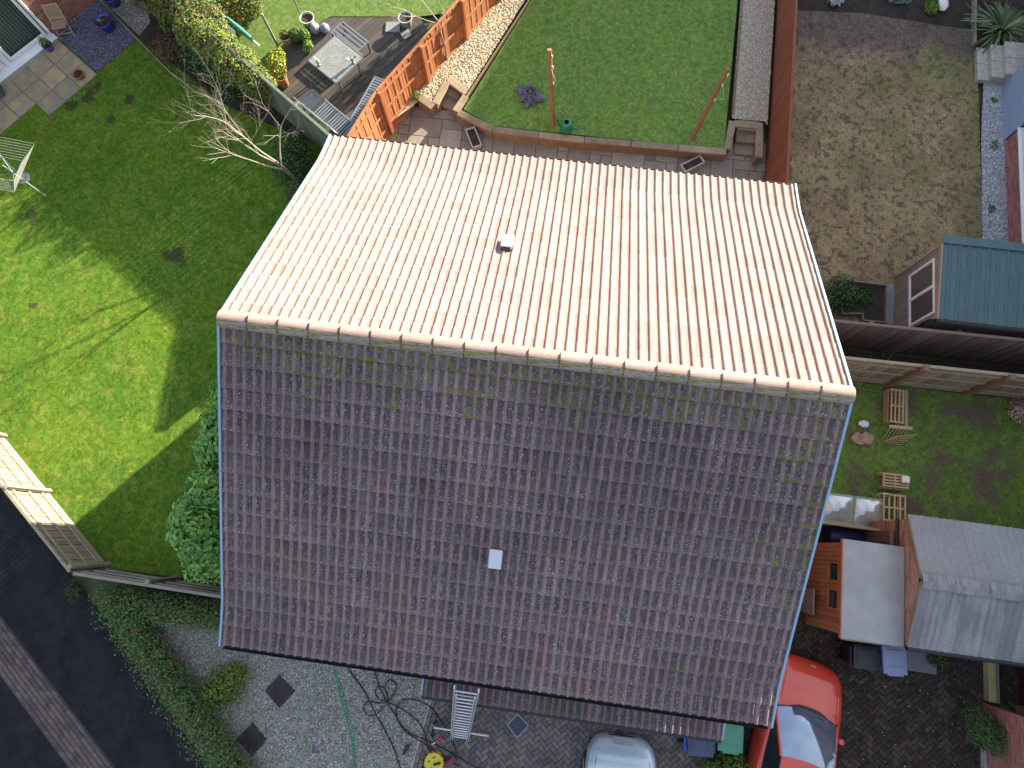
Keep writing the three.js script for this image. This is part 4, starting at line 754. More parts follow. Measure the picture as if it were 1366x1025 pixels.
shrub('trailing_plant', 'bright green trailing plant spilling over the decking beside the tub', 'plant', [-7.783, -10.570], [[0, 0.25, 0, 0.16, 0.2, 0.16], [0.1, 0.14, 0.25, 0.15, 0.14, 0.22]], 700, 0.1, 0.04, G.fresh.concat(G.lime), 1135, { y: DY });
pot('plant_pot', 'pale round rimmed pot standing by the orange fence end of the deck', 'plant pot', [-5.008, -11.468], DY, 0.2, 0.3, mat([0.30, 0.33, 0.31], 0.7));
pot('plant_pot', 'tall terracotta pot holding yellow foliage beside the green fence', 'plant pot', [-8.129, -9.093], DY, 0.17, 0.4, M.terracotta, [[-0.05, 0.6, -0.1, 0.24, 0.3, 0.34], [-0.15, 0.5, -0.45, 0.25, 0.3, 0.3]], G.gold.concat(G.lime), 1137, 1100);
{
  const p = [-7.449, -10.948], t = thing('stone_ornament', 'pair of grey stone lumps standing on the decking', 'stone', [p[0], DY, p[1]]), g = mat(grainTex([0.30, 0.32, 0.36], [0.17, 0.18, 0.21], 1141, 6, 256), 0.9);
  for (const [x, z, s] of [[-0.12, 0.03, 0.15], [0.14, -0.03, 0.14]]) { const k = new THREE.IcosahedronGeometry(s, 3), q = k.attributes.position; for (let i = 0; i < q.count; i++) { const f = 0.75 + 0.5 * fbmOpen(q.getX(i) * 12 + x * 40, q.getY(i) * 9 + q.getZ(i) * 9 + 5, 2, 1143); q.setXYZ(i, q.getX(i) * f, q.getY(i) * f * 1.1, q.getZ(i) * f); } k.computeVertexNormals(); k.translate(x, s * 0.9, z); obj('lump', k, g, t); }
}
{ // slabs left on the deck and posts
  const p = [-5.386, -11.327]; for (const [dx, dz, w, d, a, l] of [[0, 0, 0.42, 0.34, 0.1, 'large grey stone offcut lying on the decking'], [0.42, 0.2, 0.26, 0.26, 0.7, 'small grey stone offcut lying on the decking']]) { const t = obj(numbered('stone_offcut'), slab(w, 0.04, d, 0.006), mat([0.22, 0.21, 0.2], 0.9), scene); t.position.set(p[0] + dx, DY, p[1] + dz); t.rotation.y = a; tag(t, l, 'stone'); }
  const post = (label, a, b, h, r) => { const t = thing('trellis_post', label, 'post', [a[0], DY, a[1]]); obj('post', rod([0, 0, 0], [b[0] - a[0], h, b[1] - a[1]], r, r, 8), M.greyWood, t); obj('cap', new THREE.SphereGeometry(r * 1.3, 10, 8).toNonIndexed().translate(b[0] - a[0], h, b[1] - a[1]), M.greyWood, t); };
  post('grey round pole standing at the grassy corner of the decking', [-8.591, -10.327], [-8.422, -10.070], 1.5, 0.035); post('thin grey pole beside the buff clay pot', [-8.050, -11.258], [-7.881, -11.007], 1.2, 0.022);
}
// bushes along the boundary
shrub('border_shrub', 'tall orange and green leaved shrub beside the grey pebbles', 'shrub', [-11.05, -10.5], [[0, 1.2, 0, 0.85, 1.15, 0.75], [-0.9, 1.3, -0.6, 0.8, 1.2, 0.75], [0.8, 1.15, 0.5, 0.75, 1.05, 0.65], [-1.8, 1.2, -1.2, 0.8, 1.1, 0.75], [0.2, 1.45, -0.5, 0.7, 0.8, 0.6]], 14000, 0.10, 0.045, G.autumn, 1151);
shrub('border_shrub', 'dark evergreen shrub in the shaded middle of the bed', 'shrub', [-9.9, -9.0], [[0, 0.75, 0, 0.6, 0.75, 0.5], [0.6, 0.75, 0.4, 0.55, 0.7, 0.5], [-0.6, 0.7, -0.35, 0.5, 0.7, 0.45]], 5000, 0.09, 0.035, G.dark.concat(G.hedge.slice(0, 2)), 1153);
shrub('border_shrub', 'sunlit yellow green shrub overhanging the faded green fence', 'shrub', [-8.85, -8.6], [[0, 1.45, 0, 0.62, 0.6, 0.55], [-0.7, 1.5, -0.5, 0.65, 0.65, 0.55], [0.6, 1.35, 0.42, 0.5, 0.55, 0.42], [-1.3, 1.4, -0.85, 0.6, 0.7, 0.5], [-0.3, 1.0, -0.2, 0.5, 0.7, 0.4]], 10000, 0.085, 0.04, G.autumn.concat(G.lime), 1155);
shrub('border_shrub', 'low ochre shrub beyond the green tarpaulin', 'shrub', [-10.035, -11.114], [[0, 0.7, 0, 0.7, 0.7, 0.6], [0.5, 0.7, -0.2, 0.5, 0.6, 0.5]], 3800, 0.09, 0.04, G.autumn.concat(G.gold.slice(2)), 1157);
shrub('border_shrub', 'dark green shrub behind the bare tree by the gable', 'shrub', [-7.215, -6.389], [[0, 0.5, 0, 0.6, 0.5, 0.6], [0.5, 0.55, 0.7, 0.5, 0.5, 0.6], [-0.2, 0.4, -0.6, 0.5, 0.4, 0.4]], 4200, 0.075, 0.03, G.dark.concat(G.dark, G.hedge.slice(0, 2)), 1159);
shrub('border_shrub', 'sparse twiggy shrub with dead brown leaves in the bed', 'shrub', [-11.607, -9.674], [[0, 0.4, 0, 0.45, 0.35, 0.4]], 700, 0.08, 0.03, [[0.16, 0.075, 0.045], [0.1, 0.08, 0.035], [0.2, 0.11, 0.06]], 1161);
{ // green tarpaulin on a folded frame in the bushes
  const p = [-9.182, -9.949], t = thing('folded_parasol', 'folded turquoise parasol lying across the boundary bushes', 'parasol', [p[0], 1.12, p[1]], -0.62), m = mat([0.04, 0.19, 0.14], 0.7);
  obj('canopy', [rod([-0.6, 0, 0], [0.0, 0.03, 0.02], 0.04, 0.085, 8), rod([0.0, 0.03, 0.02], [0.5, 0.0, 0], 0.085, 0.05, 8)], m, t);
  obj('pole', rod([-0.7, 0, 0.02], [0.75, 0.0, 0.0], 0.02, 0.022, 8), M.whiteMatt, t); obj('base', cbox(0.35, 0.08, 0.12, 0.02).translate(-0.25, -0.02, 0.2), M.whiteMatt, t);
}
{ // bare tree beside the gable
  const p = [-6.915, -5.966], t = thing('bare_tree', 'bare pale branched tree standing beside the gable end', 'tree', [p[0], 0, p[1]]);
  obj('trunk', tube([[0, 0, 0], [-0.05, 0.5, 0.02], [-0.16, 1.0, 0.02], [-0.25, 1.4, 0.03]], 0.045, 12, 8), M.bark, t);
  obj('branches', [branches([-0.25, 1.4, 0.03], [-0.9, 0.65, -0.25], 1.5, 0.03, 4, 1171, { up: 0.03 }), branches([-0.2, 1.2, 0.02], [-0.5, 0.75, 0.15], 1.2, 0.026, 4, 1173, { up: 0.04 }), branches([-0.22, 1.3, 0.02], [0.1, 0.9, -0.3], 1.2, 0.024, 3, 1175, { up: 0.04 }), branches([-0.18, 1.1, 0.02], [-0.9, 0.3, 0.2], 1.3, 0.022, 2, 1177)], M.paleBark, t);
}
// ---------------------------------------------------------------- house at the terrace
function brickWall(parent, w, h, y0, mats, seed, brickName = 'bricks') {   // wall in local xy, facing +z, bricks joined by tone
  const r = rng(seed), L = mats.map(() => []), C = 0.075, S = 0.225;
  for (let j = 0; j * C < h - 0.01; j++) for (let i = -1; i * S < w; i++) {
    let x0 = i * S + (j % 2) * S / 2, x1 = x0 + S - 0.01; x0 = Math.max(0, x0); x1 = Math.min(w, x1); if (x1 - x0 < 0.02) continue;
    const q = bx(x1 - x0, C - 0.01, 0.1, (x0 + x1) / 2, y0 + j * C + C / 2, -0.05 + r() * 0.004, { ox: r() * 3, oy: r() * 3 }); L[Math.floor(r() * mats.length)].push(q);
  }
  const o = obj(brickName, mergeGeometries(L.map((l) => mergeGeometries(l)), true), mats, parent); o.userData.kind = 'stuff';
  obj('mortar', bx(w, h, 0.1, w / 2, y0 + h / 2, -0.058), M.mortar, parent);
  return o;
}
{
  const B = [-15.414, -10.061], A = [-16.562, -8.547], ang = -Math.atan2(A[1] - B[1], A[0] - B[0]);   // wall line runs from B past A
  const t = thing('neighbour_house', 'brick house with white patio doors behind the flagged terrace', 'house', [B[0], 0, B[1]], ang);
  // local +x along the wall, local +z into the house or out of it: the terrace lies on the side of local -z
  const inv = new THREE.Group(); inv.name = 'facade'; inv.rotation.y = Math.PI; t.add(inv);   // facade faces the garden
  const mk = (w, h, y0, x, seed) => { const g = new THREE.Group(); g.name = 'brick_wall'; g.position.set(x, 0, 0); inv.add(g); brickWall(g, w, h, y0, M.brick, seed); };
  mk(3.2, 5.0, 0, 0.02, 1181);                                  // brick beside the doors, beyond B
  mk(3.0, 2.7, 2.15, -3.0, 1183);
  const D = 3.0, H = 2.12, f = new THREE.Group(); f.name = 'patio_door'; inv.add(f);
  obj('frame', [cbox(D, 0.09, 0.12, 0.012).translate(-D / 2, 0.05, 0.0), cbox(D, 0.08, 0.1, 0.012).translate(-D / 2, H - 0.04, 0), cbox(0.08, H - 0.18, 0.1, 0.012).translate(-0.04, H / 2, 0), cbox(0.08, H - 0.18, 0.1, 0.012).translate(-D + 0.04, H / 2, 0), cbox(0.16, H - 0.18, 0.09, 0.012).translate(-D / 2, H / 2, 0.0)], M.white, f);
  for (const k of [0, 1]) { const x = -0.1 - k * (D / 2 - 0.02) - 0.66; obj('sash', [cbox(1.3, 0.11, 0.07, 0.01).translate(x, 0.16, 0.006), cbox(1.3, 0.09, 0.07, 0.01).translate(x, H - 0.13, 0.006), cbox(0.09, H - 0.36, 0.07, 0.01).translate(x - 0.6, H / 2, 0.006), cbox(0.09, H - 0.36, 0.07, 0.01).translate(x + 0.6, H / 2, 0.006)], M.white, f);
    obj('pane', bx(1.13, H - 0.38, 0.012, x, H / 2, -0.012), mat([0.75, 0.8, 0.8], 0.03, { transmission: 1, thickness: 0 }), f);
    for (let b = 0; b < 12; b++) obj('blind_slat', bx(0.06, H - 0.42, 0.012, x - 0.5 + b * 0.09, H / 2, -0.10, { ry: 0.5 }), mat([0.36, 0.40, 0.33], 0.8), f); obj('curtain_back', bx(1.2, H - 0.4, 0.02, x, H / 2, -0.22), mat([0.10, 0.13, 0.10], 0.9), f); }
  obj('door_sill', cbox(D + 0.1, 0.06, 0.2, 0.012).translate(-D / 2, 0.0, 0.12), M.white, f);
  obj('house_body', bx(9, 4.9, 7, -1.4, 2.45, -3.75), M.brick[2], inv);
  obj('roof', raw([[-6.2, 4.9, 0.4], [3.4, 4.9, 0.4], [3.4, 4.9, -7.6], [-6.2, 4.9, -7.6], [-6.2, 7.4, -3.6], [3.4, 7.4, -3.6]], [[0, 1, 5, 4], [2, 3, 4, 5], [3, 0, 4], [1, 2, 5]]), mat(grainTex([0.2, 0.12, 0.09], [0.14, 0.09, 0.07], 1187, 10), 0.9), inv);
}
{ // folding teak chair
  const p = [-14.922, -10.117], t = thing('folding_chair', 'slatted wooden folding chair on the slate chippings', 'chair', [p[0], 0.02, p[1]], 0.30);
  for (const s of [-1, 1]) { obj('leg', rod([s * 0.21, 0, 0.2], [s * 0.21, 0.86, -0.26], 0.017, 0.017, 6), M.teak, t); obj('leg', rod([s * 0.18, 0, -0.22], [s * 0.18, 0.45, 0.2], 0.016, 0.016, 6), M.teak, t); obj('seat_rail', rod([s * 0.19, 0.44, 0.2], [s * 0.19, 0.42, -0.16], 0.014, 0.014, 6), M.teak, t); }
  for (let i = 0; i < 8; i++) obj('seat_slat', cbox(0.4, 0.014, 0.036, 0.003, { swap: true }).translate(0, 0.455 - i * 0.002, 0.2 - i * 0.05), M.teak, t);
  for (let i = 0; i < 9; i++) obj('back_slat', cbox(0.03, 0.36, 0.012, 0.003).rotateX(-0.49).translate(-0.18 + i * 0.045, 0.69, -0.165), M.teak, t);
  obj('back_rail', cbox(0.44, 0.05, 0.02, 0.004, { swap: true }).rotateX(-0.49).translate(0, 0.85, -0.25), M.teak, t); obj('back_rail', cbox(0.4, 0.04, 0.02, 0.004, { swap: true }).rotateX(-0.49).translate(0, 0.53, -0.085), M.teak, t); obj('stretcher', rod([-0.2, 0.16, 0.12], [0.2, 0.16, 0.12], 0.012, 0.012, 6), M.teak, t);
}
pot('plant_pot', 'large glazed blue pot with a few leaves on slate chippings', 'plant pot', [-13.764, -10.429], 0.015, 0.235, 0.34, M.bluePot, [[-0.08, 0.34, 0.02, 0.12, 0.1, 0.1]], [[0.12, 0.16, 0.1], [0.2, 0.24, 0.18]], 1191, 60);
pot('plant_pot', 'glazed blue pot standing on the mixed grey pebbles', 'plant pot', [-13.823, -11.311], 0.015, 0.23, 0.32, M.bluePot);
pot('plant_pot', 'small glazed blue pot with green shoots on the terrace', 'plant pot', [-15.287, -9.536], 0.03, 0.14, 0.2, M.bluePot, [[0, 0.3, 0, 0.13, 0.16, 0.13]], G.fresh, 1193, 110);
pot('plant_pot', 'shallow terracotta pot on the terrace corner', 'plant pot', [-14.151, -8.738], 0.034, 0.15, 0.14, M.terracotta, [[0, 0.12, 0, 0.09, 0.04, 0.09]], [[0.12, 0.05, 0.025], [0.08, 0.035, 0.02]], 1195, 60);
{
  const p = [-16.125, -7.921], t = thing('storage_box', 'green plastic tub on the terrace at the patio doors', 'tub', [p[0] - 0.32, 0.034, p[1] + 0.05], 0.6), g = mat([0.04, 0.10, 0.075], 0.6);
  obj('body', cbox(0.5, 0.32, 0.4, 0.03).translate(0, 0.16, 0), g, t); obj('lid', cbox(0.54, 0.05, 0.44, 0.02).translate(0, 0.345, 0), g, t);
}
{ // rotary washing line
  const b = [-14.065, -4.920], c = [-13.309, -5.562], d = [c[0] - b[0], c[1] - b[1]], R = Math.hypot(...d), an = Math.atan2(d[1], d[0]), t = thing('rotary_dryer', 'rotary washing line with pale cords standing on the lawn', 'clothes dryer', [b[0], 0, b[1]]), gm = mat([0.11, 0.14, 0.145], 0.45, { metalness: 0.4 });
  obj('pole', rod([0, 0, 0], [0, 1.62, 0], 0.022, 0.02, 10), mat([0.18, 0.25, 0.2], 0.5), t);
  const tip = (k, f) => [Math.cos(an + k * Math.PI / 2) * R * f, 1.25 + 0.5 * f, Math.sin(an + k * Math.PI / 2) * R * f];
  for (let k = 0; k < 4; k++) { obj('arm', rod(tip(k, 0), tip(k, 1.02), 0.014, 0.011, 6), gm, t); obj('strut', rod([0, 0.8, 0], tip(k, 0.5), 0.009, 0.009, 5), gm, t); for (let i = 0; i < 8; i++) { const f = 0.42 + i * 0.08; obj('cord', rod(tip(k, f), tip(k + 1, f), 0.0055, 0.0055, 4), mat([0.24, 0.25, 0.2], 0.7), t); } }
  const q = [-14.866, -5.402], o = obj('ground_disc', new THREE.CylinderGeometry(0.17, 0.18, 0.03, 24).toNonIndexed(), M.concrete, scene); o.position.set(q[0], 0.015, q[1]); tag(o, 'round concrete disc set in the lawn beside the rotary dryer', 'disc');
}

// ---------------------------------------------------------------- right-hand gardens
const worn = [[5.52, -13.3], [8, -13.45], [11.2, -13.2], [11.25, -3.4], [5.5, -3.25]];
{
  const ox = 5, oz = -14, S = 11;
  const t = tex(800, 800, (u, v) => {
    const x = ox + u * S, z = oz + v * S, p = fbmOpen(x * 1.1, z * 1.1, 4, 1201), q = fbmOpen(x * 6, z * 6, 3, 1207), f = fbmOpen(x * 34, z * 34, 2, 1213), d = fbmOpen(x * 11, z * 11, 3, 1217);
    let k = mix3([0.235, 0.168, 0.082], [0.18, 0.12, 0.062], sat((p - 0.35) * 2.5));
    const green = sat((fbmOpen(x * 0.8 + 9, z * 0.8, 4, 1223) - 0.50 + (x - 8.4) * 0.07) * 4) * 0.75; k = mix3(k, [0.085, 0.105, 0.022], green * sat(q * 1.5));
    const bare = sat((-11.6 + (p - 0.5) * 2.2 - z) * 1.1); k = mix3(k, [0.085, 0.062, 0.055], bare * 0.85);
    if (d > 0.56) k = mix3(k, [0.055, 0.04, 0.03], sat((d - 0.56) * 7) * 0.75);
    return mul3(k, (0.58 + 1.22 * f) * (0.75 + 0.55 * q));
  });
  struct('worn_lawn', sheet(worn, 0.001, S, ox, oz), mat(t, 0.97));
  tufts('dry_grass', 'dry straw coloured grass on the worn lawn', worn, 0.001, 380, [[0.27, 0.20, 0.11], [0.21, 0.15, 0.078], [0.14, 0.135, 0.045], [0.32, 0.245, 0.14]], 1231, 0.045);
}
struct('soil_bed', sheet([[5.52, -18], [12.2, -18], [11.2, -13.2], [8, -13.45], [5.52, -13.3]], 0.005, 1.5), tint(M.soil, 0.8));
struct('soil_bed', sheet([[11.158, -14.252], [11.127, -12.680], [12.613, -12.751], [12.873, -15.222], [11.216, -15.037]], 0.013, 1.5), M.soil);
obj(numbered('kerb_edging'), bar([11.128, -14.897], [11.065, -12.673], 0.07, 0, 0.16, { swap: true }), M.greyWood, scene).userData = { label: 'upright grey timber edging beside the strappy plant bed', category: 'edging' };
shrub('border_plant', 'grey white leaved plant in the dark border', 'plant', [7.191, -13.729], [[0, 0.12, 0, 0.22, 0.1, 0.16]], 90, 0.16, 0.1, [[0.5, 0.52, 0.5], [0.35, 0.4, 0.36]], 1241);
shrub('border_plant', 'pale rosette plants at the back of the dark border', 'plant', [8.977, -14.007], [[0, 0.12, 0, 0.35, 0.1, 0.2]], 110, 0.14, 0.07, [[0.3, 0.36, 0.34], [0.16, 0.22, 0.18]], 1243);
shrub('border_plant', 'lime green clump beside a pale stone in the border', 'plant', [9.887, -13.775], [[0, 0.14, 0, 0.2, 0.13, 0.24]], 420, 0.1, 0.06, G.lime.slice(0, 2).concat([[0.08, 0.16, 0.03]]), 1245);
{ const p = [10.226, -13.916], g = new THREE.IcosahedronGeometry(0.16, 3), q = g.attributes.position; for (let i = 0; i < q.count; i++) { const f = 0.8 + 0.4 * fbmOpen(q.getX(i) * 9 + 3, q.getY(i) * 9 + q.getZ(i) * 7, 2, 1247); q.setXYZ(i, q.getX(i) * f, q.getY(i) * f * 0.7, q.getZ(i) * f * 1.3); } g.computeVertexNormals(); const o = obj('border_stone', g, M.whiteMatt, scene); o.position.set(p[0], 0.09, p[1]); tag(o, 'rounded pale stone in the dark border', 'stone'); }
{ // strappy plant
  const p = [11.724, -13.087], t = thing('strappy_plant', 'large clump of long strappy leaves above the stone steps', 'plant', [p[0], 0.02, p[1]]), r = rng(1251), pos = [], nor = [], col = [];
  for (let i = 0; i < 150; i++) {
    const a = r() * 6.28, L = 0.8 + 0.7 * r(), el = 0.35 + 0.9 * r(), w = 0.018 + 0.016 * r(), c = [[0.10, 0.17, 0.07], [0.14, 0.20, 0.10], [0.24, 0.26, 0.14], [0.07, 0.12, 0.05]][Math.floor(r() * 4)], sx = -Math.sin(a), sz = Math.cos(a); let P = null;
    for (let k = 0; k <= 5; k++) { const s = k / 5, h = L * s, y = Math.max(0.02, h * Math.sin(el) - 0.45 * h * h), d = h * Math.cos(el) + 0.08 * r() * 0, ww = w * (1 - 0.85 * s * s) + 0.002; const q = [[Math.cos(a) * d + sx * ww, y + 0.1, Math.sin(a) * d + sz * ww], [Math.cos(a) * d - sx * ww, y + 0.1, Math.sin(a) * d - sz * ww]];
      if (P) for (const v of [P[0], P[1], q[1], P[0], q[1], q[0]]) { pos.push(...v); nor.push(-Math.cos(a) * 0.4, 0.9, -Math.sin(a) * 0.4); col.push(...c); } P = q; }
  }
  const g = new THREE.BufferGeometry(); g.setAttribute('position', new THREE.Float32BufferAttribute(pos, 3)); g.setAttribute('normal', new THREE.Float32BufferAttribute(nor, 3)); g.setAttribute('color', new THREE.Float32BufferAttribute(col, 3)); g.computeVertexNormals();
  obj('leaves', g, M.leaf, t); obj('root_clump', lathe([[0, 0], [0.2, 0], [0.15, 0.12], [0, 0.16]], 12), M.barkDark, t);
}
{ // stone steps down to the worn lawn
  const A = [11.003, -11.562], t = thing('stone_steps', 'three buff stone steps beside the pale gravel strip', 'steps', [11.12, 0, -12.0]), zf = 1.05;
  for (let i = 0; i < 3; i++) { const h = 0.16 * (i + 1), x = i * 0.28; obj('riser', bx((i === 2 ? 2.2 : 0.28) - 0.004, h - 0.05, zf - 0.04, x + (i === 2 ? 1.1 : 0.14), (h - 0.05) / 2, 0), M.stone, t); for (let k = 0; k < 2; k++) for (let j = 0; j < (i === 2 ? 3 : 1); j++) { const w = i === 2 ? 0.72 : 0.31; obj('tread', cbox(w, 0.05, zf / 2 - 0.008, 0.012, { ox: i + k, oy: k * 2 + j }).translate(x - 0.02 + w / 2 + j * 0.73, h - 0.025, (k - 0.5) * zf / 2), M.stone, t); } }
}
const paleStrip = [[11.348, -11.482], [11.981, -11.555], [11.95, -6.2], [11.85, -3.6], [11.2, -3.6], [11.217, -6.512], [11.251, -9.861]];
struct('gravel_strip', sheet(paleStrip, 0.009, 1), mat(grainTex([0.36, 0.36, 0.36], [0.24, 0.245, 0.25], 1261, 60, 512, 0.6), 0.95));
pebbles('pale_chippings', 'pale grey chippings between worn lawn and conservatory', paleStrip, 0.012, 1700, [[0.42, 0.43, 0.44], [0.3, 0.31, 0.33], [0.52, 0.52, 0.52]], 1263, 0.022);
for (const [p, k, l] of [[[11.599, -10.960], 0.7, 'weed growing in the chippings near the stone steps'], [[11.583, -9.553], 1, 'weed patch in the chippings beside the brick plinth'], [[11.455, -7.626], 0.9, 'weed in the chippings beside the shed roof']]) shrub('weed', l, 'weed', p, [[0, 0.03, 0, 0.12 * k, 0.05, 0.14 * k]], 60, 0.06, 0.03, G.fresh, 1265 + Math.round(k * 10), { stem: 0.004 });
{ // conservatory at the right edge
  const t = thing('conservatory', 'white framed conservatory on a low brick plinth', 'conservatory', [11.86, 0, -3.9], Math.PI / 2);   // local x runs towards -z, local z towards +x
  const f = new THREE.Group(); f.name = 'plinth'; f.rotation.y = Math.PI; t.add(f); const w = new THREE.Group(); w.name = 'brick_wall'; w.position.set(-5.8, 0, 0); f.add(w); brickWall(w, 5.8, 0.62, 0, M.redBrick, 1271);
  obj('sill', cbox(5.84, 0.05, 0.16, 0.01).translate(-2.9, 0.647, 0.0), M.white, f);
  for (let i = 0; i < 5; i++) { const x = -0.6 - i * 1.15; const s = obj('window_panel', [cbox(1.13, 0.5, 0.06, 0.01).translate(x, 0.94, -0.03), cbox(1.13, 0.08, 0.07, 0.01).translate(x, 2.1, -0.03), cbox(0.08, 0.85, 0.07, 0.01).translate(x - 0.52, 1.63, -0.03), cbox(0.08, 0.85, 0.07, 0.01).translate(x + 0.52, 1.63, -0.03)], M.white, f); obj('pane', bx(0.98, 0.86, 0.02, x, 1.63, -0.045), M.glassDark, s); }
  obj('inner_wall', bx(5.8, 2.0, 0.3, -2.9, 1.2, -0.35), M.whiteMatt, f);
  const d = new THREE.Group(); d.name = 'slatted_screen'; d.userData.label = 'blue grey slatted screen beside the conservatory'; f.add(d);
  for (let i = 0; i < 19; i++) obj('slat', cbox(1.75, 0.09, 0.025, 0.006, { swap: true }).translate(-6.72, 0.06 + i * 0.105, 0.02), mat([0.27, 0.34, 0.46], 0.6), d); for (const x of [-7.55, -5.9]) obj('post', bx(0.07, 2.05, 0.06, x, 1.02, -0.03), mat([0.24, 0.30, 0.40], 0.6), d);
  obj('roof', bx(7.7, 0.05, 3.2, -3.8, 2.62, -1.7, { rx: 0.28 }), mat([0.5, 0.55, 0.6], 0.3), f);
}
{ // shed with green profiled roof
  const x0 = 8.97, z0 = -5.35, z1 = -3.66, L = 4.2, t = thing('garden_shed', 'timber shed with dark green profiled metal roof and white window', 'shed', [x0, 0, z0]), D = z1 - z0, hb = 2.18, hf = 1.98;
  const wm = [M.taupe, tint(M.taupe, 0.88), tint(M.taupe, 1.08)], r = rng(1281), n = 17, bw = D / n;
  for (let i = 0; i < n; i++) { const z = (i + 0.5) * bw, h = mix(hb, hf, z / D) - 0.06; const win = z > 0.22 && z < 1.56; const parts = win ? [bx(0.025, 0.68, bw - 0.008, 0, 0.34, z, { ox: r() }), bx(0.025, h - 1.78, bw - 0.008, 0, (h + 1.78) / 2, z, { ox: r() })] : [bx(0.025, h, bw - 0.008, 0, h / 2, z, { ox: r() })]; obj('wall_board', parts, wm[Math.floor(r() * 3)], t); }
  obj('wall', [bx(L, hf - 0.1, 0.03, L / 2 + 0.02, (hf - 0.1) / 2, D - 0.01), bx(L, hb - 0.1, 0.03, L / 2 + 0.02, (hb - 0.1) / 2, 0.01)], M.taupe, t);
  const w = obj('window', [cbox(0.05, 0.07, 1.38, 0.008).translate(-0.008, 0.72, 0.89), cbox(0.05, 0.07, 1.38, 0.008).translate(-0.008, 1.75, 0.89), cbox(0.05, 0.97, 0.07, 0.008).translate(-0.008, 1.235, 0.235), cbox(0.05, 0.97, 0.07, 0.008).translate(-0.008, 1.235, 1.545), cbox(0.055, 0.97, 0.08, 0.008).translate(-0.01, 1.235, 0.89)], M.white, t);
  for (const z of [0.56, 1.22]) obj('pane', bx(0.012, 0.96, 0.58, 0.0, 1.235, z), mat([0.10, 0.095, 0.085], 0.08, { clearcoat: 0.6 }), w);
  obj('corner_trim', bx(0.05, hb - 0.08, 0.06, -0.015, (hb - 0.08) / 2, -0.012), tint(M.taupe, 1.15), t); obj('corner_trim', bx(0.05, hf - 0.08, 0.06, -0.015, (hf - 0.08) / 2, D + 0.012), tint(M.taupe, 1.15), t);
  const gm = mat(grainTex([0.055, 0.112, 0.117], [0.046, 0.095, 0.10], 1287, 4, 256, 0.2), 0.5), an = Math.atan2(hb - hf, D), RL = D / Math.cos(an) + 0.2;
  for (let s = 0; s < 4; s++) { // four roof sheets with trapezoid ribs
    const prof = [], W = 1.08; for (let k = 0; k < 5; k++) { const c = k * W / 5; prof.push([c, 0], [c + 0.12, 0], [c + 0.15, 0.032], [c + 0.185, 0.032], [c + W / 5 - 0.002, 0]); }
    const pos = [], idx = []; for (const z of [0, RL]) for (const [x, y] of prof) pos.push(x, y, z); const m = prof.length; for (let k = 0; k + 1 < m; k++) idx.push(k, k + m, k + m + 1, k, k + m + 1, k + 1);
    const g = new THREE.BufferGeometry(); g.setAttribute('position', new THREE.Float32BufferAttribute(pos, 3)); g.setIndex(idx); const q = planarUV(g.toNonIndexed()); q.rotateX(an); q.translate(-0.06 + s * W, hb + 0.02 - s * 0.0015, -0.1);
    obj('roof_sheet', q, gm, t);
  }
  obj('roof_flashing', bx(L + 0.2, 0.012, 0.19, L / 2, hb + 0.062, -0.06, { rx: 0.06 }), gm, t); obj('barge_trim', bx(0.03, 0.10, RL, -0.075, (hb + hf) / 2 - 0.015, D / 2, { rx: an }), tint(M.taupe, 1.2, 1.0, 0.8), t);
  obj('gutter', tube([[-0.1, hf - 0.03, D + 0.14], [L + 0.1, hf - 0.03, D + 0.14]], 0.055, 4, 8), M.black, t); obj('down_pipe', [rod([-0.04, hf - 0.05, D + 0.12], [-0.12, 1.75, D + 0.06], 0.034, 0.034, 8), rod([-0.12, 1.75, D + 0.06], [-0.12, 0, D + 0.06], 0.034, 0.034, 8)], M.black, t);
}
{ // raised bed and shrubs
  const P = [[7.535, -5.065], [8.673, -5.061], [8.681, -4.043], [8.084, -4.029], [8.081, -4.210], [7.556, -4.144]], t = thing('raised_bed', 'low timber edged bed with weeds in front of the shed', 'raised bed', [P[0][0], 0, P[0][1]]), q = P.map((p) => [p[0] - P[0][0], p[1] - P[0][1]]);
  for (let i = 0; i < 6; i++) obj('board', bar(q[i], q[(i + 1) % 6], 0.03, 0, 0.2 - (i % 2) * 0.004, { swap: true, b: 0.004 }), M.oldWood, t);
  obj('soil', sheet(q, 0.09, 1), M.soil, t); obj('foliage', leafCloud([[0.45, 0.16, 0.4, 0.38, 0.14, 0.3]], 800, 0.06, 0.025, G.fresh.concat(G.dark), 1291, { floor: 0.09 }), M.leaf, t);
  const g = [[8.735, -5.190], [8.946, -5.175], [8.915, -4.099], [8.669, -4.109]]; struct('gravel_strip', sheet(g, 0.014, 1), mat(grainTex([0.28, 0.31, 0.32], [0.18, 0.2, 0.21], 1293, 50, 256), 0.95));
}
shrub('garden_shrub', 'dark leafy shrub between the roof verge and the raised bed', 'shrub', [7.405, -4.608], [[0, 0.4, 0, 0.42, 0.42, 0.5], [-0.4, 0.4, 0.3, 0.4, 0.4, 0.4]], 2200, 0.07, 0.03, G.dark.concat(G.hedge.slice(0, 2)), 1295);
for (const [p, k] of [[[6.220, -13.311], 0], [[6.267, -11.480], 1], [[6.190, -9.686], 2], [[6.079, -7.869], 3]]) { const o = obj(numbered('fence_foot'), cbox(0.14, 0.42, 0.16, 0.02), M.concrete, scene); o.position.set(5.66, 0.2, p[1] + 0.2); tag(o, 'short grey concrete repair spur at the foot of the red brown fence', 'fence spur', 'concrete spurs along the red brown fence'); }

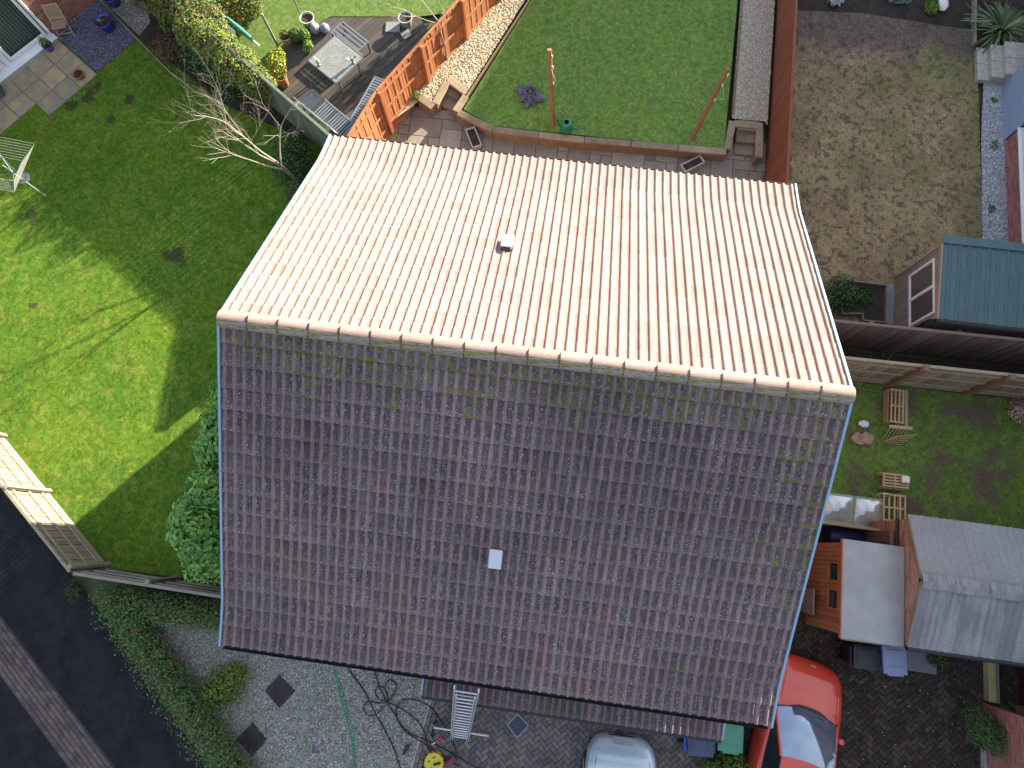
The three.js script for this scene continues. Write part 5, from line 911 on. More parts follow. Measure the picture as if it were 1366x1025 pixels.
// small lawn by the garage
const lawnS = [[4.4, -2.4], [13.4, -2.5], [13.4, 0.95], [8.2, 0.95], [8.2, 1.2], [4.4, 1.2]];
struct('small_lawn', sheet(lawnS, 0.002, 9.2, 4.3, -2.6, 9.2), mat(lawnTex(500, 500, 1301, 9.2, 9.2, [0.075, 0.15, 0.022], [0.095, 0.165, 0.024], [0.125, 0.16, 0.034], [], 0.47, [0.10, 0.082, 0.05]), 0.96));
tufts('small_lawn_grass', 'patchy grass of the small lawn by the slatted crates', lawnS, 0.002, 420, [[0.075, 0.15, 0.022], [0.095, 0.165, 0.024], [0.125, 0.175, 0.034]], 1303, 0.034);
function crate(label, c, turn, L, W, H, n, lean = 0, group) {
  const t = thing('slatted_crate', label, 'crate', [c[0], 0.01, c[1]], turn, group), s = 0.024;
  for (let i = 0; i < n; i++) obj('slat', cbox(L, 0.016, 0.04, 0.003, { swap: true, ox: i }).translate(0, H - 0.008, -W / 2 + 0.03 + i * (W - 0.06) / (n - 1)), M.palePine, t);
  for (const sx of [-1, 0, 1]) obj('bearer', cbox(0.045, 0.05, W, 0.004).translate(sx * (L / 2 - 0.03), H - 0.043, 0), M.palePine, t);
  for (const sz of [-1, 1]) for (let k = 0; k < 3; k++) obj('side_slat', cbox(L, 0.05, 0.018, 0.003, { swap: true, ox: k + sz }).translate(0, 0.05 + k * (H - 0.12) / 2.4, sz * (W / 2 + 0.01)), M.palePine, t);
  for (const sx of [-1, 1]) for (const sz of [-1, 1]) obj('leg', cbox(0.05, H - 0.07, 0.05, 0.004).translate(sx * (L / 2 - 0.03), (H - 0.07) / 2, sz * (W / 2 - 0.03)), M.palePine, t);
  return t;
}
crate('long pale slatted timber crate beside the rail fence post', [8.865, -1.857], Math.PI / 2 - 0.02, 0.86, 0.34, 0.34, 4);
obj(numbered('timber_board'), cbox(0.09, 0.03, 0.95, 0.006), tint(M.palePine, 0.9), scene).userData = { label: 'flat pale board lying beside the long slatted crate', category: 'board' };
{ const b = scene.children[scene.children.length - 1], p = [9.204, -1.903]; b.position.set(p[0] + 0.04, 0.03, p[1]); }
{ // slatted fan trellis leaning on the crate
  const p = [8.971, -1.057], t = thing('slatted_trough', 'wedge shaped slatted timber trough next to the split log', 'trough', [p[0], 0.01, p[1]], 0.03);
  for (let i = 0; i < 6; i++) obj('slat', rod([-0.32 + i * 0.035, 0.03 + i * 0.05, 0.06 - i * 0.02], [0.14 + i * 0.05, 0.05 + i * 0.05, 0.10 - i * 0.05], 0.012, 0.012, 4), M.palePine, t);
  for (let i = 0; i < 6; i++) obj('upright', rod([-0.3 + i * 0.085, 0.02, 0.0], [-0.26 + i * 0.085, 0.33, -0.24], 0.013, 0.013, 4), M.palePine, t); obj('top_board', cbox(0.55, 0.03, 0.08, 0.005, { swap: true }).translate(-0.02, 0.35, -0.27), M.palePine, t);
}
crate('short slatted crate beside the grey garage roof with a pale block on it', [8.840, -0.013], 0.02, 0.6, 0.34, 0.34, 5);
{ const p = [9.032, -0.065], o = obj('pale_block', cbox(0.18, 0.08, 0.16, 0.01), M.whiteMatt, scene); o.position.set(p[0], 0.40, p[1]); tag(o, 'white block resting on the short slatted crate', 'block'); }
crate('weathered slatted compost pallet next to the cold frame', [8.731, 0.649], Math.PI / 2, 0.66, 0.55, 0.5, 5);
{ // split log and stone
  const p = [8.130, -1.016], t = thing('split_log', 'pinkish split log slices lying on the small lawn', 'log', [p[0], 0, p[1]]), m = mat(grainTex([0.36, 0.25, 0.19], [0.26, 0.17, 0.125], 1311, 6, 256), 0.9);
  for (const [x, z, s, h] of [[-0.06, 0.03, 0.17, 0.1], [0.13, 0.0, 0.17, 0.12]]) { const sh = []; for (let i = 0; i < 14; i++) { const a = i / 14 * 6.283, q = s * (0.85 + 0.3 * hash(i, Math.round(x * 100), 7)); sh.push([x + Math.cos(a) * q, z + Math.sin(a) * q * 0.9]); } obj('log_slice', prism(sh, 0, h), m, t); }
  obj('twig', [rod([0.1, 0.1, 0], [0.55, 0.12, 0.05], 0.01, 0.006, 5), rod([0.2, 0.11, 0.02], [0.16, 0.2, -0.3], 0.008, 0.005, 5), rod([0.25, 0.1, 0.02], [0.3, 0.1, 0.3], 0.008, 0.004, 5)], M.bark, t);
  const q = [8.203, -1.373], g = new THREE.IcosahedronGeometry(0.1, 2), a = g.attributes.position; for (let i = 0; i < a.count; i++) { const f = 0.75 + 0.5 * fbmOpen(a.getX(i) * 14, a.getZ(i) * 14 + a.getY(i) * 9 + 4, 2, 1313); a.setXYZ(i, a.getX(i) * f * 1.3, a.getY(i) * f * 0.6, a.getZ(i) * f); } g.computeVertexNormals(); const o = obj('lawn_stone', g, M.whiteMatt, scene); o.position.set(q[0], 0.05, q[1]); tag(o, 'small whitish stone on the grass above the split log', 'stone');
}
{ const p = [7.912, -2.182], t = thing('bare_shrub', 'bare twiggy shrub between the ridge end and the rail fence', 'shrub', [p[0], 0, p[1]]); obj('stem', rod([0, 0, 0], [0.0, 0.4, 0], 0.025, 0.02, 6), M.bark, t); obj('branches', [0, 1, 2, 3, 4].map((k) => branches([0, 0.3 + k * 0.03, 0], [Math.cos(k * 1.3 + 5.2) * 0.9, 0.7, Math.sin(k * 1.3 + 5.2) * 0.8], 0.75, 0.014, 2, 1321 + k)), M.bark, t); }
shrub('heather_clump', 'pink and white flowering clump at the foot of the rail fence', 'plant', [11.934, -2.159], [[0, 0.16, 0, 0.3, 0.16, 0.34]], 900, 0.05, 0.03, [[0.45, 0.3, 0.28], [0.55, 0.45, 0.42], [0.2, 0.12, 0.1], [0.5, 0.4, 0.3]], 1331);
{ // cold frame
  const t = thing('cold_frame', 'pale green timber cold frame with two clear domed lids', 'cold frame', [7.84, 0, 0.82], 0.0), m = mat(woodTex([0.30, 0.40, 0.28], [0.22, 0.30, 0.2], 1341), 0.8), W = 1.36, D = 0.66;
  obj('box', [cbox(W, 0.3, 0.03, 0.005).translate(0, 0.15, D / 2), cbox(W, 0.42, 0.03, 0.005).translate(0, 0.21, -D / 2), cbox(0.03, 0.32, D - 0.03, 0.005).translate(-W / 2 + 0.015, 0.16, 0), cbox(0.03, 0.32, D - 0.03, 0.005).translate(W / 2 - 0.015, 0.16, 0)], m, t);
  for (const s of [-1, 1]) { const l = new THREE.Group(); l.name = 'lid'; l.position.set(s * W / 4, 0.375, 0); l.rotation.x = 0.17; t.add(l); const w = W / 2 - 0.01;
    obj('lid_frame', [cbox(w, 0.035, 0.05, 0.006).translate(0, 0, D / 2 - 0.01), cbox(w, 0.035, 0.05, 0.006).translate(0, 0, -D / 2 + 0.01), cbox(0.05, 0.034, D - 0.07, 0.006).translate(-w / 2 + 0.025, 0, 0), cbox(0.05, 0.034, D - 0.07, 0.006).translate(w / 2 - 0.025, 0, 0)], m, l);
    const g = new THREE.PlaneGeometry(w - 0.08, D - 0.07, 16, 16).rotateX(-Math.PI / 2), q = g.attributes.position; for (let i = 0; i < q.count; i++) { const x = q.getX(i) / (w - 0.08) * 2, z = q.getZ(i) / (D - 0.07) * 2; q.setY(i, 0.012 + 0.09 * (1 - x * x) * (1 - z * z)); } g.computeVertexNormals();
    obj('lid_cover', g, mat([0.50, 0.54, 0.54], 0.12, { side: THREE.DoubleSide, clearcoat: 1, clearcoatRoughness: 0.05, metalness: 0.45 }), l); }
}
{ const p = [8.447, 0.485], t = thing('tube_frame', 'pale bent metal tube frame behind the cold frame', 'frame', [p[0], 0, p[1]]); obj('hoop', tube([[-0.1, 0, 0], [-0.1, 0.6, -0.1], [-0.08, 0.66, -0.12], [0.08, 0.66, -0.12], [0.1, 0.6, -0.1], [0.1, 0, 0]], 0.014, 30, 6), M.alu, t); }
fence('low_fence', 'low mossy boarded fence behind the cold frame', [6.9, 1.22], [8.62, 1.24], { h: 0.85, face: -1, seed: 1351, mats: mossMats, posts: [0.05, 1.66], rails: [0.4], pe: 0 });
{ const t = thing('storage_barrel', 'dark blue plastic barrel lying behind the cedar shed', 'barrel', [7.75, 0.24, 1.46], 0.03), m = mat([0.012, 0.016, 0.075], 0.4); obj('barrel', lathe([[0, -0.45], [0.19, -0.45], [0.22, -0.4], [0.225, 0], [0.22, 0.4], [0.19, 0.45], [0, 0.45]], 20).rotateZ(Math.PI / 2), m, t); obj('hoop', [-0.2, 0.2].map((x) => new THREE.TorusGeometry(0.226, 0.012, 6, 24).rotateY(Math.PI / 2).translate(x, 0, 0).toNonIndexed()), m, t); }
{ // cedar shed with felt roof
  const t = thing('cedar_shed', 'orange cedar shed with flat grey felt roof and two small windows', 'shed', [6.98, 0, 1.68]), W = 1.14, D = 1.86, h0 = 1.98, h1 = 1.90, r = rng(1361), n = 19, cm = three(M.cedar, 0.86, 1.1);
  for (let i = 0; i < n; i++) { const z = (i + 0.5) * D / n, w = D / n - 0.006, win = (z > 0.42 && z < 0.82) || (z > 0.98 && z < 1.4); obj('wall_board', win ? [bx(0.022, 1.16, w, 0, 0.58, z, { ox: r() }), bx(0.022, h0 - 1.7, w, 0, (h0 + 1.7) / 2 - 0.02, z, { ox: r() })] : [bx(0.022, h0 - 0.03, w, 0, h0 / 2 - 0.01, z, { ox: r() })], cm[Math.floor(r() * 3)], t); }
  for (const z of [0.62, 1.19]) { const w = obj('window', [cbox(0.04, 0.04, 0.44, 0.004).translate(-0.012, 1.18, z), cbox(0.04, 0.04, 0.44, 0.004).translate(-0.012, 1.68, z), cbox(0.04, 0.46, 0.04, 0.004).translate(-0.012, 1.43, z - 0.2), cbox(0.04, 0.46, 0.04, 0.004).translate(-0.012, 1.43, z + 0.2)], M.cedar, t); obj('pane', bx(0.01, 0.46, 0.38, 0.004, 1.43, z), M.glassDark, w); }
  obj('wall', [bx(W, h0 - 0.06, 0.025, W / 2 + 0.012, h0 / 2 - 0.03, 0.012), bx(W, h0 - 0.06, 0.025, W / 2 + 0.012, h0 / 2 - 0.03, D - 0.012), bx(0.025, h1 - 0.04, D - 0.06, W, h1 / 2 - 0.02, D / 2)], M.cedar, t);
  obj('roof', bx(W + 0.16, 0.035, D + 0.14, W / 2 - 0.0, (h0 + h1) / 2 + 0.02, D / 2, { rz: -0.055 }), M.feltRoof, t);
  obj('fascia', [cbox(0.025, 0.09, D + 0.15, 0.004).translate(-0.095, h0 + 0.0, D / 2)], M.cedar, t); obj('eaves_trim', cbox(W + 0.14, 0.05, 0.02, 0.004).rotateZ(-0.055).translate(W / 2, (h0 + h1) / 2 - 0.005, D + 0.085), tint(M.oldWood, 0.9), t);
  const o = obj('board_panel', bx(0.03, 0.9, 0.55, 0, 0.45, 0), tint(M.greyWood, 0.9), scene); o.position.set(6.78, 0, 3.0); tag(o, 'grey board leaning against the cedar shed wall', 'board');
}
{ // garage with fibre cement roof
  const X0 = 8.16, Z0 = 0.98, D = 2.56, L = 5, he = 2.16, hr = 2.66, t = thing('brick_garage', 'small brick garage with grey fibre cement sheet roof', 'garage', [X0, 0, Z0]);
  const g = new THREE.Group(); g.name = 'gable_wall'; g.rotation.y = -Math.PI / 2; g.position.set(0.06, 0, 0.05); t.add(g); brickWall(g, D - 0.1, he - 0.02, 0, [[0.34, 0.22, 0.16], [0.40, 0.27, 0.20], [0.29, 0.19, 0.145]].map((c, i) => mat(grainTex(c, mul3(c, 0.75), 1372 + i, 9, 128), 0.92)), 1371);
  obj('gable', raw([[0.06, he - 0.02, 0.05], [0.06, he - 0.02, D - 0.05], [0.06, hr - 0.06, D / 2], [0.16, he - 0.02, 0.05], [0.16, he - 0.02, D - 0.05], [0.16, hr - 0.06, D / 2]], [[0, 1, 2], [3, 5, 4], [0, 2, 5, 3], [1, 4, 5, 2]]), mat(grainTex([0.36, 0.24, 0.175], [0.28, 0.19, 0.14], 1376, 12), 0.92), t);
  obj('wall', [bx(L, he - 0.04, 0.1, L / 2 + 0.16, (he - 0.04) / 2, 0.1), bx(L - 2.6, he - 0.04, 0.1, 1.36, (he - 0.04) / 2, D - 0.1), bx(0.1, he, D - 0.2, L + 0.1, he / 2, D / 2)], M.brick[1], t);
  const an = Math.atan2(hr - he, D / 2), RL = D / 2 / Math.cos(an) + 0.05;
  const rt = (s) => tex(300, 300, (u, v) => { const p = fb(u, v, 5, 5, 1373 + s), st = vn(u * 48, v * 3, 1379 + s, 0), q = fb(u, v, 100, 2, 1381 + s); return mul3(mix3([0.245, 0.25, 0.25], [0.155, 0.16, 0.165], s ? sat(st * 1.5 - 0.25 + (p - 0.5) * 1.6) : sat((p - 0.4) * 1.6) * 0.5), 0.84 + 0.32 * q); });
  const mats = [mat(rt(0), 0.9), mat(rt(9), 0.92)];
  for (const side of [0, 1]) for (let k = 0; k < 5; k++) {
    const W = 1.05, n = 28, pos = [], idx = [], uv = []; for (const z of [0, RL]) for (let i = 0; i <= n; i++) { const x = i * (W - 0.001) / n; pos.push(x, 0.014 * Math.cos(i / n * Math.PI * 14) + 0.002 * (k % 2), z); uv.push((x + k * 1.05) / 3, z / 3); }
    for (let i = 0; i < n; i++) idx.push(i, i + n + 1, i + n + 2, i, i + n + 2, i + 1);
    const q = new THREE.BufferGeometry(); q.setAttribute('position', new THREE.Float32BufferAttribute(pos, 3)); q.setAttribute('uv', new THREE.Float32BufferAttribute(uv, 2)); q.setIndex(idx); q.computeVertexNormals();
    const m = obj('roof_sheet', q, mats[side], t); m.position.set(side ? k * W : (k + 1) * W, hr, D / 2); m.rotation.set(an, side ? 0 : Math.PI, 0, 'YXZ'); if (!side) m.material.side = THREE.DoubleSide;
    m.material.side = THREE.DoubleSide;
  }
  for (let k = 0; k < 4; k++) { const c = obj('ridge_cap', raw([[0, 0.035, -0.0], [1.3, 0.035, 0], [1.3, -0.02, 0.15], [0, -0.02, 0.15], [1.3, -0.02, -0.15], [0, -0.02, -0.15]], [[0, 3, 2, 1], [0, 1, 4, 5]]), mats[1], t); c.position.set(k * 1.31 - 0.01, hr + 0.03 + (k % 2) * 0.003, D / 2); }
  obj('bargeboard', [bx(0.03, 0.09, RL, -0.005, (he + hr) / 2 - 0.03, D / 4, { rx: -an }), bx(0.03, 0.09, RL, -0.005, (he + hr) / 2 - 0.03, D * 0.75, { rx: an })], tint(M.oldWood, 0.75), t);
  obj('gutter', tube([[0, he - 0.06, D + 0.08], [L + 0.2, he - 0.06, D + 0.08]], 0.05, 4, 8), M.black, t);
  obj('door', bx(2.3, 2.0, 0.05, 3.9, 1.0, D - 0.12), tint(M.darkWood, 0.8, 0.5, 0.5), t);
  const pz = thing('drain_pipe', 'black drain pipe running down between the cedar shed and garage', 'pipe', [8.1, 0, 1.3]); obj('pipe', [rod([0.07, 1.7, -0.3], [0.07, 1.66, 2.15], 0.034, 0.034, 8), rod([0.07, 1.66, 2.15], [0.07, 0, 2.15], 0.034, 0.034, 8)], M.black, pz); obj('collar', rod([0.07, 1.69, 0.5], [0.07, 1.685, 0.62], 0.045, 0.045, 8), M.black, pz);
}
{ // brick house at the lower right
  const t = thing('corner_house', 'red brick house beside the dark driveway', 'house', [10.97, 0, 3.75]);
  const g = new THREE.Group(); g.name = 'brick_wall'; g.rotation.y = -Math.PI / 2; g.position.set(0, 0, 0.95); t.add(g); brickWall(g, 5.5, 2.4, 0.0, M.redBrick, 1391);
  obj('house_body', bx(8, 5, 9, 4.7, 2.5, 5.4), M.redBrick[0], t);
  obj('recess_wall', bx(0.1, 2.4, 0.9, 0.9, 1.2, 0.45), M.darkWood, t); obj('door', bx(0.05, 2.0, 0.8, 0.82, 1.0, 0.45), mat([0.06, 0.018, 0.016], 0.6), t);
  obj('step_board', cbox(0.16, 0.2, 0.88, 0.01).translate(0.1, 0.1, 0.46), mat(grainTex([0.42, 0.37, 0.17], [0.33, 0.28, 0.13], 1393, 6, 256), 0.85), t); obj('threshold', cbox(0.1, 0.16, 0.9, 0.01).translate(0.235, 0.08, 0.46), M.greyWood, t);
  obj('plinth_trim', cbox(0.07, 0.14, 3.0, 0.01).translate(-0.045, 0.07, 3.4), M.concrete, t);
  obj('roof', raw([[0.4, 5, 0.4], [9, 5, 0.4], [9, 5, 10.2], [0.4, 5, 10.2], [4.7, 7.4, 0.4], [4.7, 7.4, 10.2]], [[0, 3, 5, 4], [2, 1, 4, 5], [1, 0, 4], [3, 2, 5]]), mat(grainTex([0.2, 0.12, 0.09], [0.14, 0.09, 0.07], 1397, 10), 0.9), t);
}
shrub('wall_shrub', 'spreading green conifer shrub against the red brick wall', 'shrub', [10.559, 5.117], [[0.1, 0.55, 0.1, 0.42, 0.38, 0.4], [0.35, 0.6, 0.25, 0.35, 0.35, 0.35], [0.0, 0.4, -0.15, 0.3, 0.3, 0.3]], 4200, 0.06, 0.02, [[0.05, 0.10, 0.03], [0.07, 0.13, 0.04], [0.035, 0.075, 0.025], [0.1, 0.15, 0.06]], 1401);
{ const t = thing('planting_ledge', 'flat grey stone ledge in front of the garage', 'ledge', [9.3, 0, 3.98]); obj('ledge', cbox(1.15, 0.16, 0.5, 0.015).translate(0, 0.08, 0), mat([0.16, 0.155, 0.17], 0.9), t); }
shrub('ledge_plant', 'low dark green plant growing on the grey ledge', 'plant', [9.847, 3.901], [[0, 0.12, 0, 0.26, 0.14, 0.18]], 700, 0.05, 0.02, G.dark.concat(G.hedge.slice(1, 3)), 1403, { y: 0.16 });

fence('timber_screen', 'dark boarded panel between the cold frame and garage', [8.1, 1.27], [8.11, 1.66], { h: 1.6, face: -1, seed: 1409, mats: darkMats, posts: [], rails: [], pe: 0, gravelBoard: false });
struct('soil_bed', sheet([[5.5, -3.2], [13.5, -3.33], [13.5, -2.64], [5.5, -2.5]], 0.006, 1.5), M.soil);

// ---------------------------------------------------------------- block paving
function herringbone(name, P, ang, y, mats, focus, seed, max, bedCol) {
  const g0 = structGroup(name), r = rng(seed), u = 0.1, c = Math.cos(ang), s = Math.sin(ang), list = [], xs = P.map((p) => p[0]), zs = P.map((p) => p[1]);
  obj('bedding_sand', sheet(P, y - 0.02, 1), mat(bedCol, 0.98), g0);
  const cx = (Math.min(...xs) + Math.max(...xs)) / 2, cz = (Math.min(...zs) + Math.max(...zs)) / 2, N = Math.ceil(Math.hypot(Math.max(...xs) - cx, Math.max(...zs) - cz) / u) + 2;
  for (let i = -N; i <= N; i++) for (let j = -N; j <= N; j++) {
    const k = (((i - j) % 4) + 4) % 4; if (k !== 0 && k !== 2) continue;
    const a = k === 0 ? i + 1 : i + 0.5, b = k === 0 ? j + 0.5 : j, x = cx + (a * c - b * s) * u, z = cz + (a * s + b * c) * u;
    if (inPoly(x, z, P)) list.push([x, z, k === 0 ? -ang : -ang + Math.PI / 2, Math.hypot(x - focus[0], z - focus[1])]);
  }
  list.sort((p, q) => p[3] - q[3]);
  const gs = [0, 1, 2, 3].map((k) => slab(0.193, 0.045, 0.093, 0.006, { ox: k * 0.31, oy: k * 0.17 })), rest = mats.map(() => []), m4 = new THREE.Matrix4(), e = new THREE.Euler(), q = new THREE.Quaternion();
  list.forEach(([x, z, a], n) => {
    const gi = Math.floor(r() * 4), mi = Math.floor(r() * mats.length); e.set((r() - 0.5) * 0.02, a + (r() - 0.5) * 0.02, (r() - 0.5) * 0.02); q.setFromEuler(e); m4.compose(new THREE.Vector3(x, y - 0.045 + r() * 0.003, z), q, new THREE.Vector3(1, 1, 1));
    if (n < max) obj('paving_block', gs[gi], mats[mi], g0).applyMatrix4(m4); else rest[mi].push(gs[gi].clone().applyMatrix4(m4));
  });
  if (list.length > max) { const o = obj('outer_paving_blocks', mergeGeometries(rest.map((l) => mergeGeometries(l)), true), mats, g0); o.userData.kind = 'stuff'; }
  return g0;
}
const paveMats = [[0.17, 0.135, 0.125], [0.20, 0.165, 0.15], [0.135, 0.115, 0.11], [0.16, 0.14, 0.115], [0.21, 0.15, 0.135]].map((c, i) => mat(grainTex(c, mul3(c, 0.62), 1411 + i * 3, 8, 128, 0.6), 0.92));
const drMats = [[0.06, 0.048, 0.04], [0.08, 0.062, 0.052], [0.048, 0.04, 0.034], [0.065, 0.06, 0.04]].map((c, i) => mat(grainTex(c, mul3(c, 0.5), 1431 + i * 3, 8, 128, 0.8), 0.95, { specularIntensity: 0.3 }));
const edgeA = [-1.425, 6.211], edgeB = [-1.672, 7.982];
const paveF = [[edgeA[0] + 0.24, 5.0], [edgeA[0] + 0.24, edgeA[1]], [edgeB[0] + 0.24, edgeB[1]], [-2.0, 10], [4.95, 10], [4.95, 5.0]];
herringbone('front_paving', paveF, Math.PI / 4, 0.012, paveMats, [0.664, 7.113], 1441, 300, [0.035, 0.03, 0.026]);
{ // soldier course along the gravel and a thin kerb
  const g0 = structGroup('paving_border'), r = rng(1443), dx = edgeB[0] - edgeA[0], dz = edgeB[1] - edgeA[1], L = Math.hypot(dx, dz) + 1.2, an = Math.atan2(dz, dx), gs = slab(0.193, 0.045, 0.093, 0.006);
  for (let k = 0; k < 2; k++) for (let i = -2; i * 0.2 < L; i++) { const m = obj('paving_block', gs, paveMats[Math.floor(r() * 5)], g0), a = i * 0.2 + k * 0.1, o = 0.07 + k * 0.105; m.position.set(edgeA[0] + Math.cos(an) * a + Math.sin(an) * o, -0.031 + r() * 0.003, edgeA[1] + Math.sin(an) * a - Math.cos(an) * o); m.rotation.y = -an; }
  for (let i = -1; i * 0.9 < L; i++) { const m = obj('kerb_stone', cbox(0.89, 0.1, 0.05, 0.008), M.concrete, g0), a = i * 0.9 + 0.45; m.position.set(edgeA[0] + Math.cos(an) * a - Math.sin(an) * 0.0, -0.022, edgeA[1] + Math.sin(an) * a); m.rotation.y = -an; }
}
const paveD = [[5.0, 1.35], [11.9, 1.35], [11.9, 4.68], [10.93, 4.7], [10.93, 10], [5.0, 10]];
herringbone('driveway', paveD, Math.PI / 4, 0.006, drMats, [9.456, 5.734], 1451, 300, [0.02, 0.018, 0.014]);
{ // leaf litter and moss crumbs on the drive
  const r = rng(1453), g = new THREE.IcosahedronGeometry(1, 0), N = 1500, m = shade(new THREE.InstancedMesh(g, mat([1, 1, 1], 0.95), N)), o = new THREE.Object3D(), c = new THREE.Color();
  for (let i = 0; i < N; i++) { const x = 5.2 + 5.6 * r(), z = 3.2 + 5 * r(), s = 0.008 + 0.02 * r() * r(); o.position.set(x, 0.012, z); o.rotation.set(r() * 6, r() * 6, 0); o.scale.set(s, s * 0.35, s); o.updateMatrix(); m.setMatrixAt(i, o.matrix); const k = r(); if (k < 0.26) c.setRGB(0.34, 0.3, 0.22); else if (k < 0.5) c.setRGB(0.12, 0.08, 0.04); else c.setRGB(0.04, 0.045, 0.02); m.setColorAt(i, c); }
  m.name = 'leaf_litter'; m.userData = { kind: 'stuff', label: 'scattered leaf litter and moss crumbs on the dark driveway', category: 'litter' }; scene.add(m);
}
function cover(name, label, P, m) { const o = P[0], t = thing(name, label, 'cover', [o[0], 0.013, o[1]]), q = P.map((p) => [p[0] - o[0], p[1] - o[1]]); obj('plate', prism(q, 0, 0.012), m, t); for (let i = 0; i < 4; i++) obj('frame', bar(q[i], q[(i + 1) % 4], 0.022, 0, 0.016 + (i % 2) * 0.001, { b: 0.003 }), tint(M.steel, 0.3), t); }
cover('drain_cover', 'square dark blue grey inspection cover in the block paving', [[0.586, 6.383], [0.853, 6.584], [0.632, 6.867], [0.377, 6.634]], mat([0.035, 0.042, 0.065], 0.6));
cover('drain_cover', 'small grey inspection cover in the gravel garden', [[-3.989, 7.636], [-3.799, 7.625], [-3.742, 7.821], [-3.966, 7.837]], mat([0.07, 0.075, 0.085], 0.7));

// ---------------------------------------------------------------- hedge, shrubs, laurel
{
  const t = thing('clipped_hedge', 'clipped L shaped hedge round the front gravel garden', 'hedge', [-9.2, 0, 5.2]);
  const A = [-9.099, 5.122], B = [-6.209, 5.165], C = [-8.858, 5.341], D = [-5.273, 8.484], bl = [], push = (p, q, n, w) => { for (let i = 0; i < n; i++) { const k = i / (n - 1); bl.push([mix(p[0], q[0], k) + 9.2, 0.48, mix(p[1], q[1], k) - 5.2, w, 0.5, w]); } };
  push(A, B, 9, 0.42); push(C, D, 13, 0.46);
  obj('foliage', leafCloud(bl, 30000, 0.062, 0.034, G.hedge, 1461, { box: true, shell: 0.22 }), M.leaf, t); obj('stem', stems(bl, 1463, 0.014, 3), M.barkDark, t);
}
const laurelBlobs = (() => { const r = rng(1469), L = []; for (let i = 0; i < 26; i++) { const k = i / 25, w = 0.5 * (1 - 0.45 * k); L.push([0.35 + 0.3 * k + (r() - 0.5) * 0.75 * (1 - 0.5 * k), 0.7 + 1.25 * r(), 0.68 - 4.1 * k + (r() - 0.5) * 0.45, w + 0.12, w + 0.15, w + 0.12]); } return L; })();
shrub('laurel_bush', 'large glossy green laurel bush against the gable wall', 'bush', [-7.315, 2.966], laurelBlobs, 14000, 0.15, 0.075, G.laurel, 1471, { shell: 0.2 });
shrub('yellow_shrub', 'loose yellow green shrub growing in the front gravel', 'shrub', [-6.201, 6.689], [[0, 0.3, 0, 0.5, 0.28, 0.5], [0.25, 0.35, -0.3, 0.32, 0.3, 0.32], [-0.3, 0.25, 0.25, 0.35, 0.22, 0.35]], 2600, 0.075, 0.04, G.lime.concat([[0.10, 0.13, 0.05]]), 1473, { shell: 0.5 });
shrub('driveway_shrub', 'bright green leafy shrub beside the green wheelie bin', 'shrub', [5.325, 6.849], [[0, 0.45, 0, 0.5, 0.4, 0.4], [-0.35, 0.4, 0.1, 0.35, 0.35, 0.35]], 1900, 0.1, 0.05, G.fresh.concat(G.lime.slice(0, 1)), 1475);
shrub('roadside_weed', 'brownish weeds at the fence corner beside the road', 'weed', [-10.314, 5.116], [[0, 0.12, 0, 0.25, 0.14, 0.3]], 320, 0.06, 0.025, [[0.08, 0.07, 0.02], [0.06, 0.09, 0.03], [0.12, 0.08, 0.03]], 1477);

// ---------------------------------------------------------------- ladder, hoses and cleaning gear
{
  const b = [-0.66, 7.07], t = thing('aluminium_ladder', 'aluminium extension ladder leaning on the front eave', 'ladder', [b[0], 0.014, b[1]]), top = [-0.37 - b[0], 4.95, 4.99 - b[1]], W = 0.40;
  const L = (k, s, lift = 0) => [top[0] * k + s, top[1] * k, top[2] * k + lift];
  const rail = (s, w, z, k0, k1) => { const A = L(k0, s, z), B = L(k1, s, z), len = Math.hypot(B[0] - A[0], B[1] - A[1], B[2] - A[2]); const g = cbox(w, len, 0.062, 0.006); g.applyQuaternion(new THREE.Quaternion().setFromUnitVectors(new THREE.Vector3(0, 1, 0), new THREE.Vector3(B[0] - A[0], B[1] - A[1], B[2] - A[2]).normalize())); g.translate((A[0] + B[0]) / 2, (A[1] + B[1]) / 2, (A[2] + B[2]) / 2); return g; };
  for (const s of [-1, 1]) { obj('rail', rail(s * W / 2, 0.026, 0, 0, 1), M.alu, t); obj('rail', rail(s * (W / 2 - 0.045), 0.024, 0.06, 0.04, 0.94), M.alu, t); }
  for (let i = 1; i < 18; i++) { const k = i / 18; obj('rung', rod(L(k, -W / 2 + 0.01), L(k, W / 2 - 0.01), 0.016, 0.016, 8), M.alu, t); if (i > 1 && i < 17) obj('rung', rod(L(k + 0.006, -W / 2 + 0.05, 0.06), L(k + 0.006, W / 2 - 0.05, 0.06), 0.016, 0.016, 8), M.alu, t); }
  obj('stabiliser_bar', cbox(1.2, 0.045, 0.04, 0.008).translate(0.02, 0.2, -0.2), M.alu, t); for (const s of [-1, 1]) obj('rubber_foot', cbox(0.07, 0.2, 0.07, 0.012).translate(s * 0.6 + 0.02, 0.1, -0.2), mat([0.35, 0.28, 0.12], 0.7), t);
}
const hose = (name, label, P, r, m, y = 0.018) => { const o = P[0], t = thing(name, label, 'hose', [o[0], 0, o[1]]); obj('hose', tube(P.map((p, i) => [p[0] - o[0], y + (i % 3) * 0.006, p[1] - o[1]]), r, P.length * 9, 6), m, t); };
const hoseM = mat([0.012, 0.012, 0.014], 0.5);
hose('black_hose', 'thick black hose running straight across the gravel', [[-3.612, 5.773], [-3.342, 6.066], [-3.003, 6.363], [-2.679, 6.787], [-2.370, 7.142], [-2.099, 7.499], [-1.852, 7.931]], 0.016, hoseM);
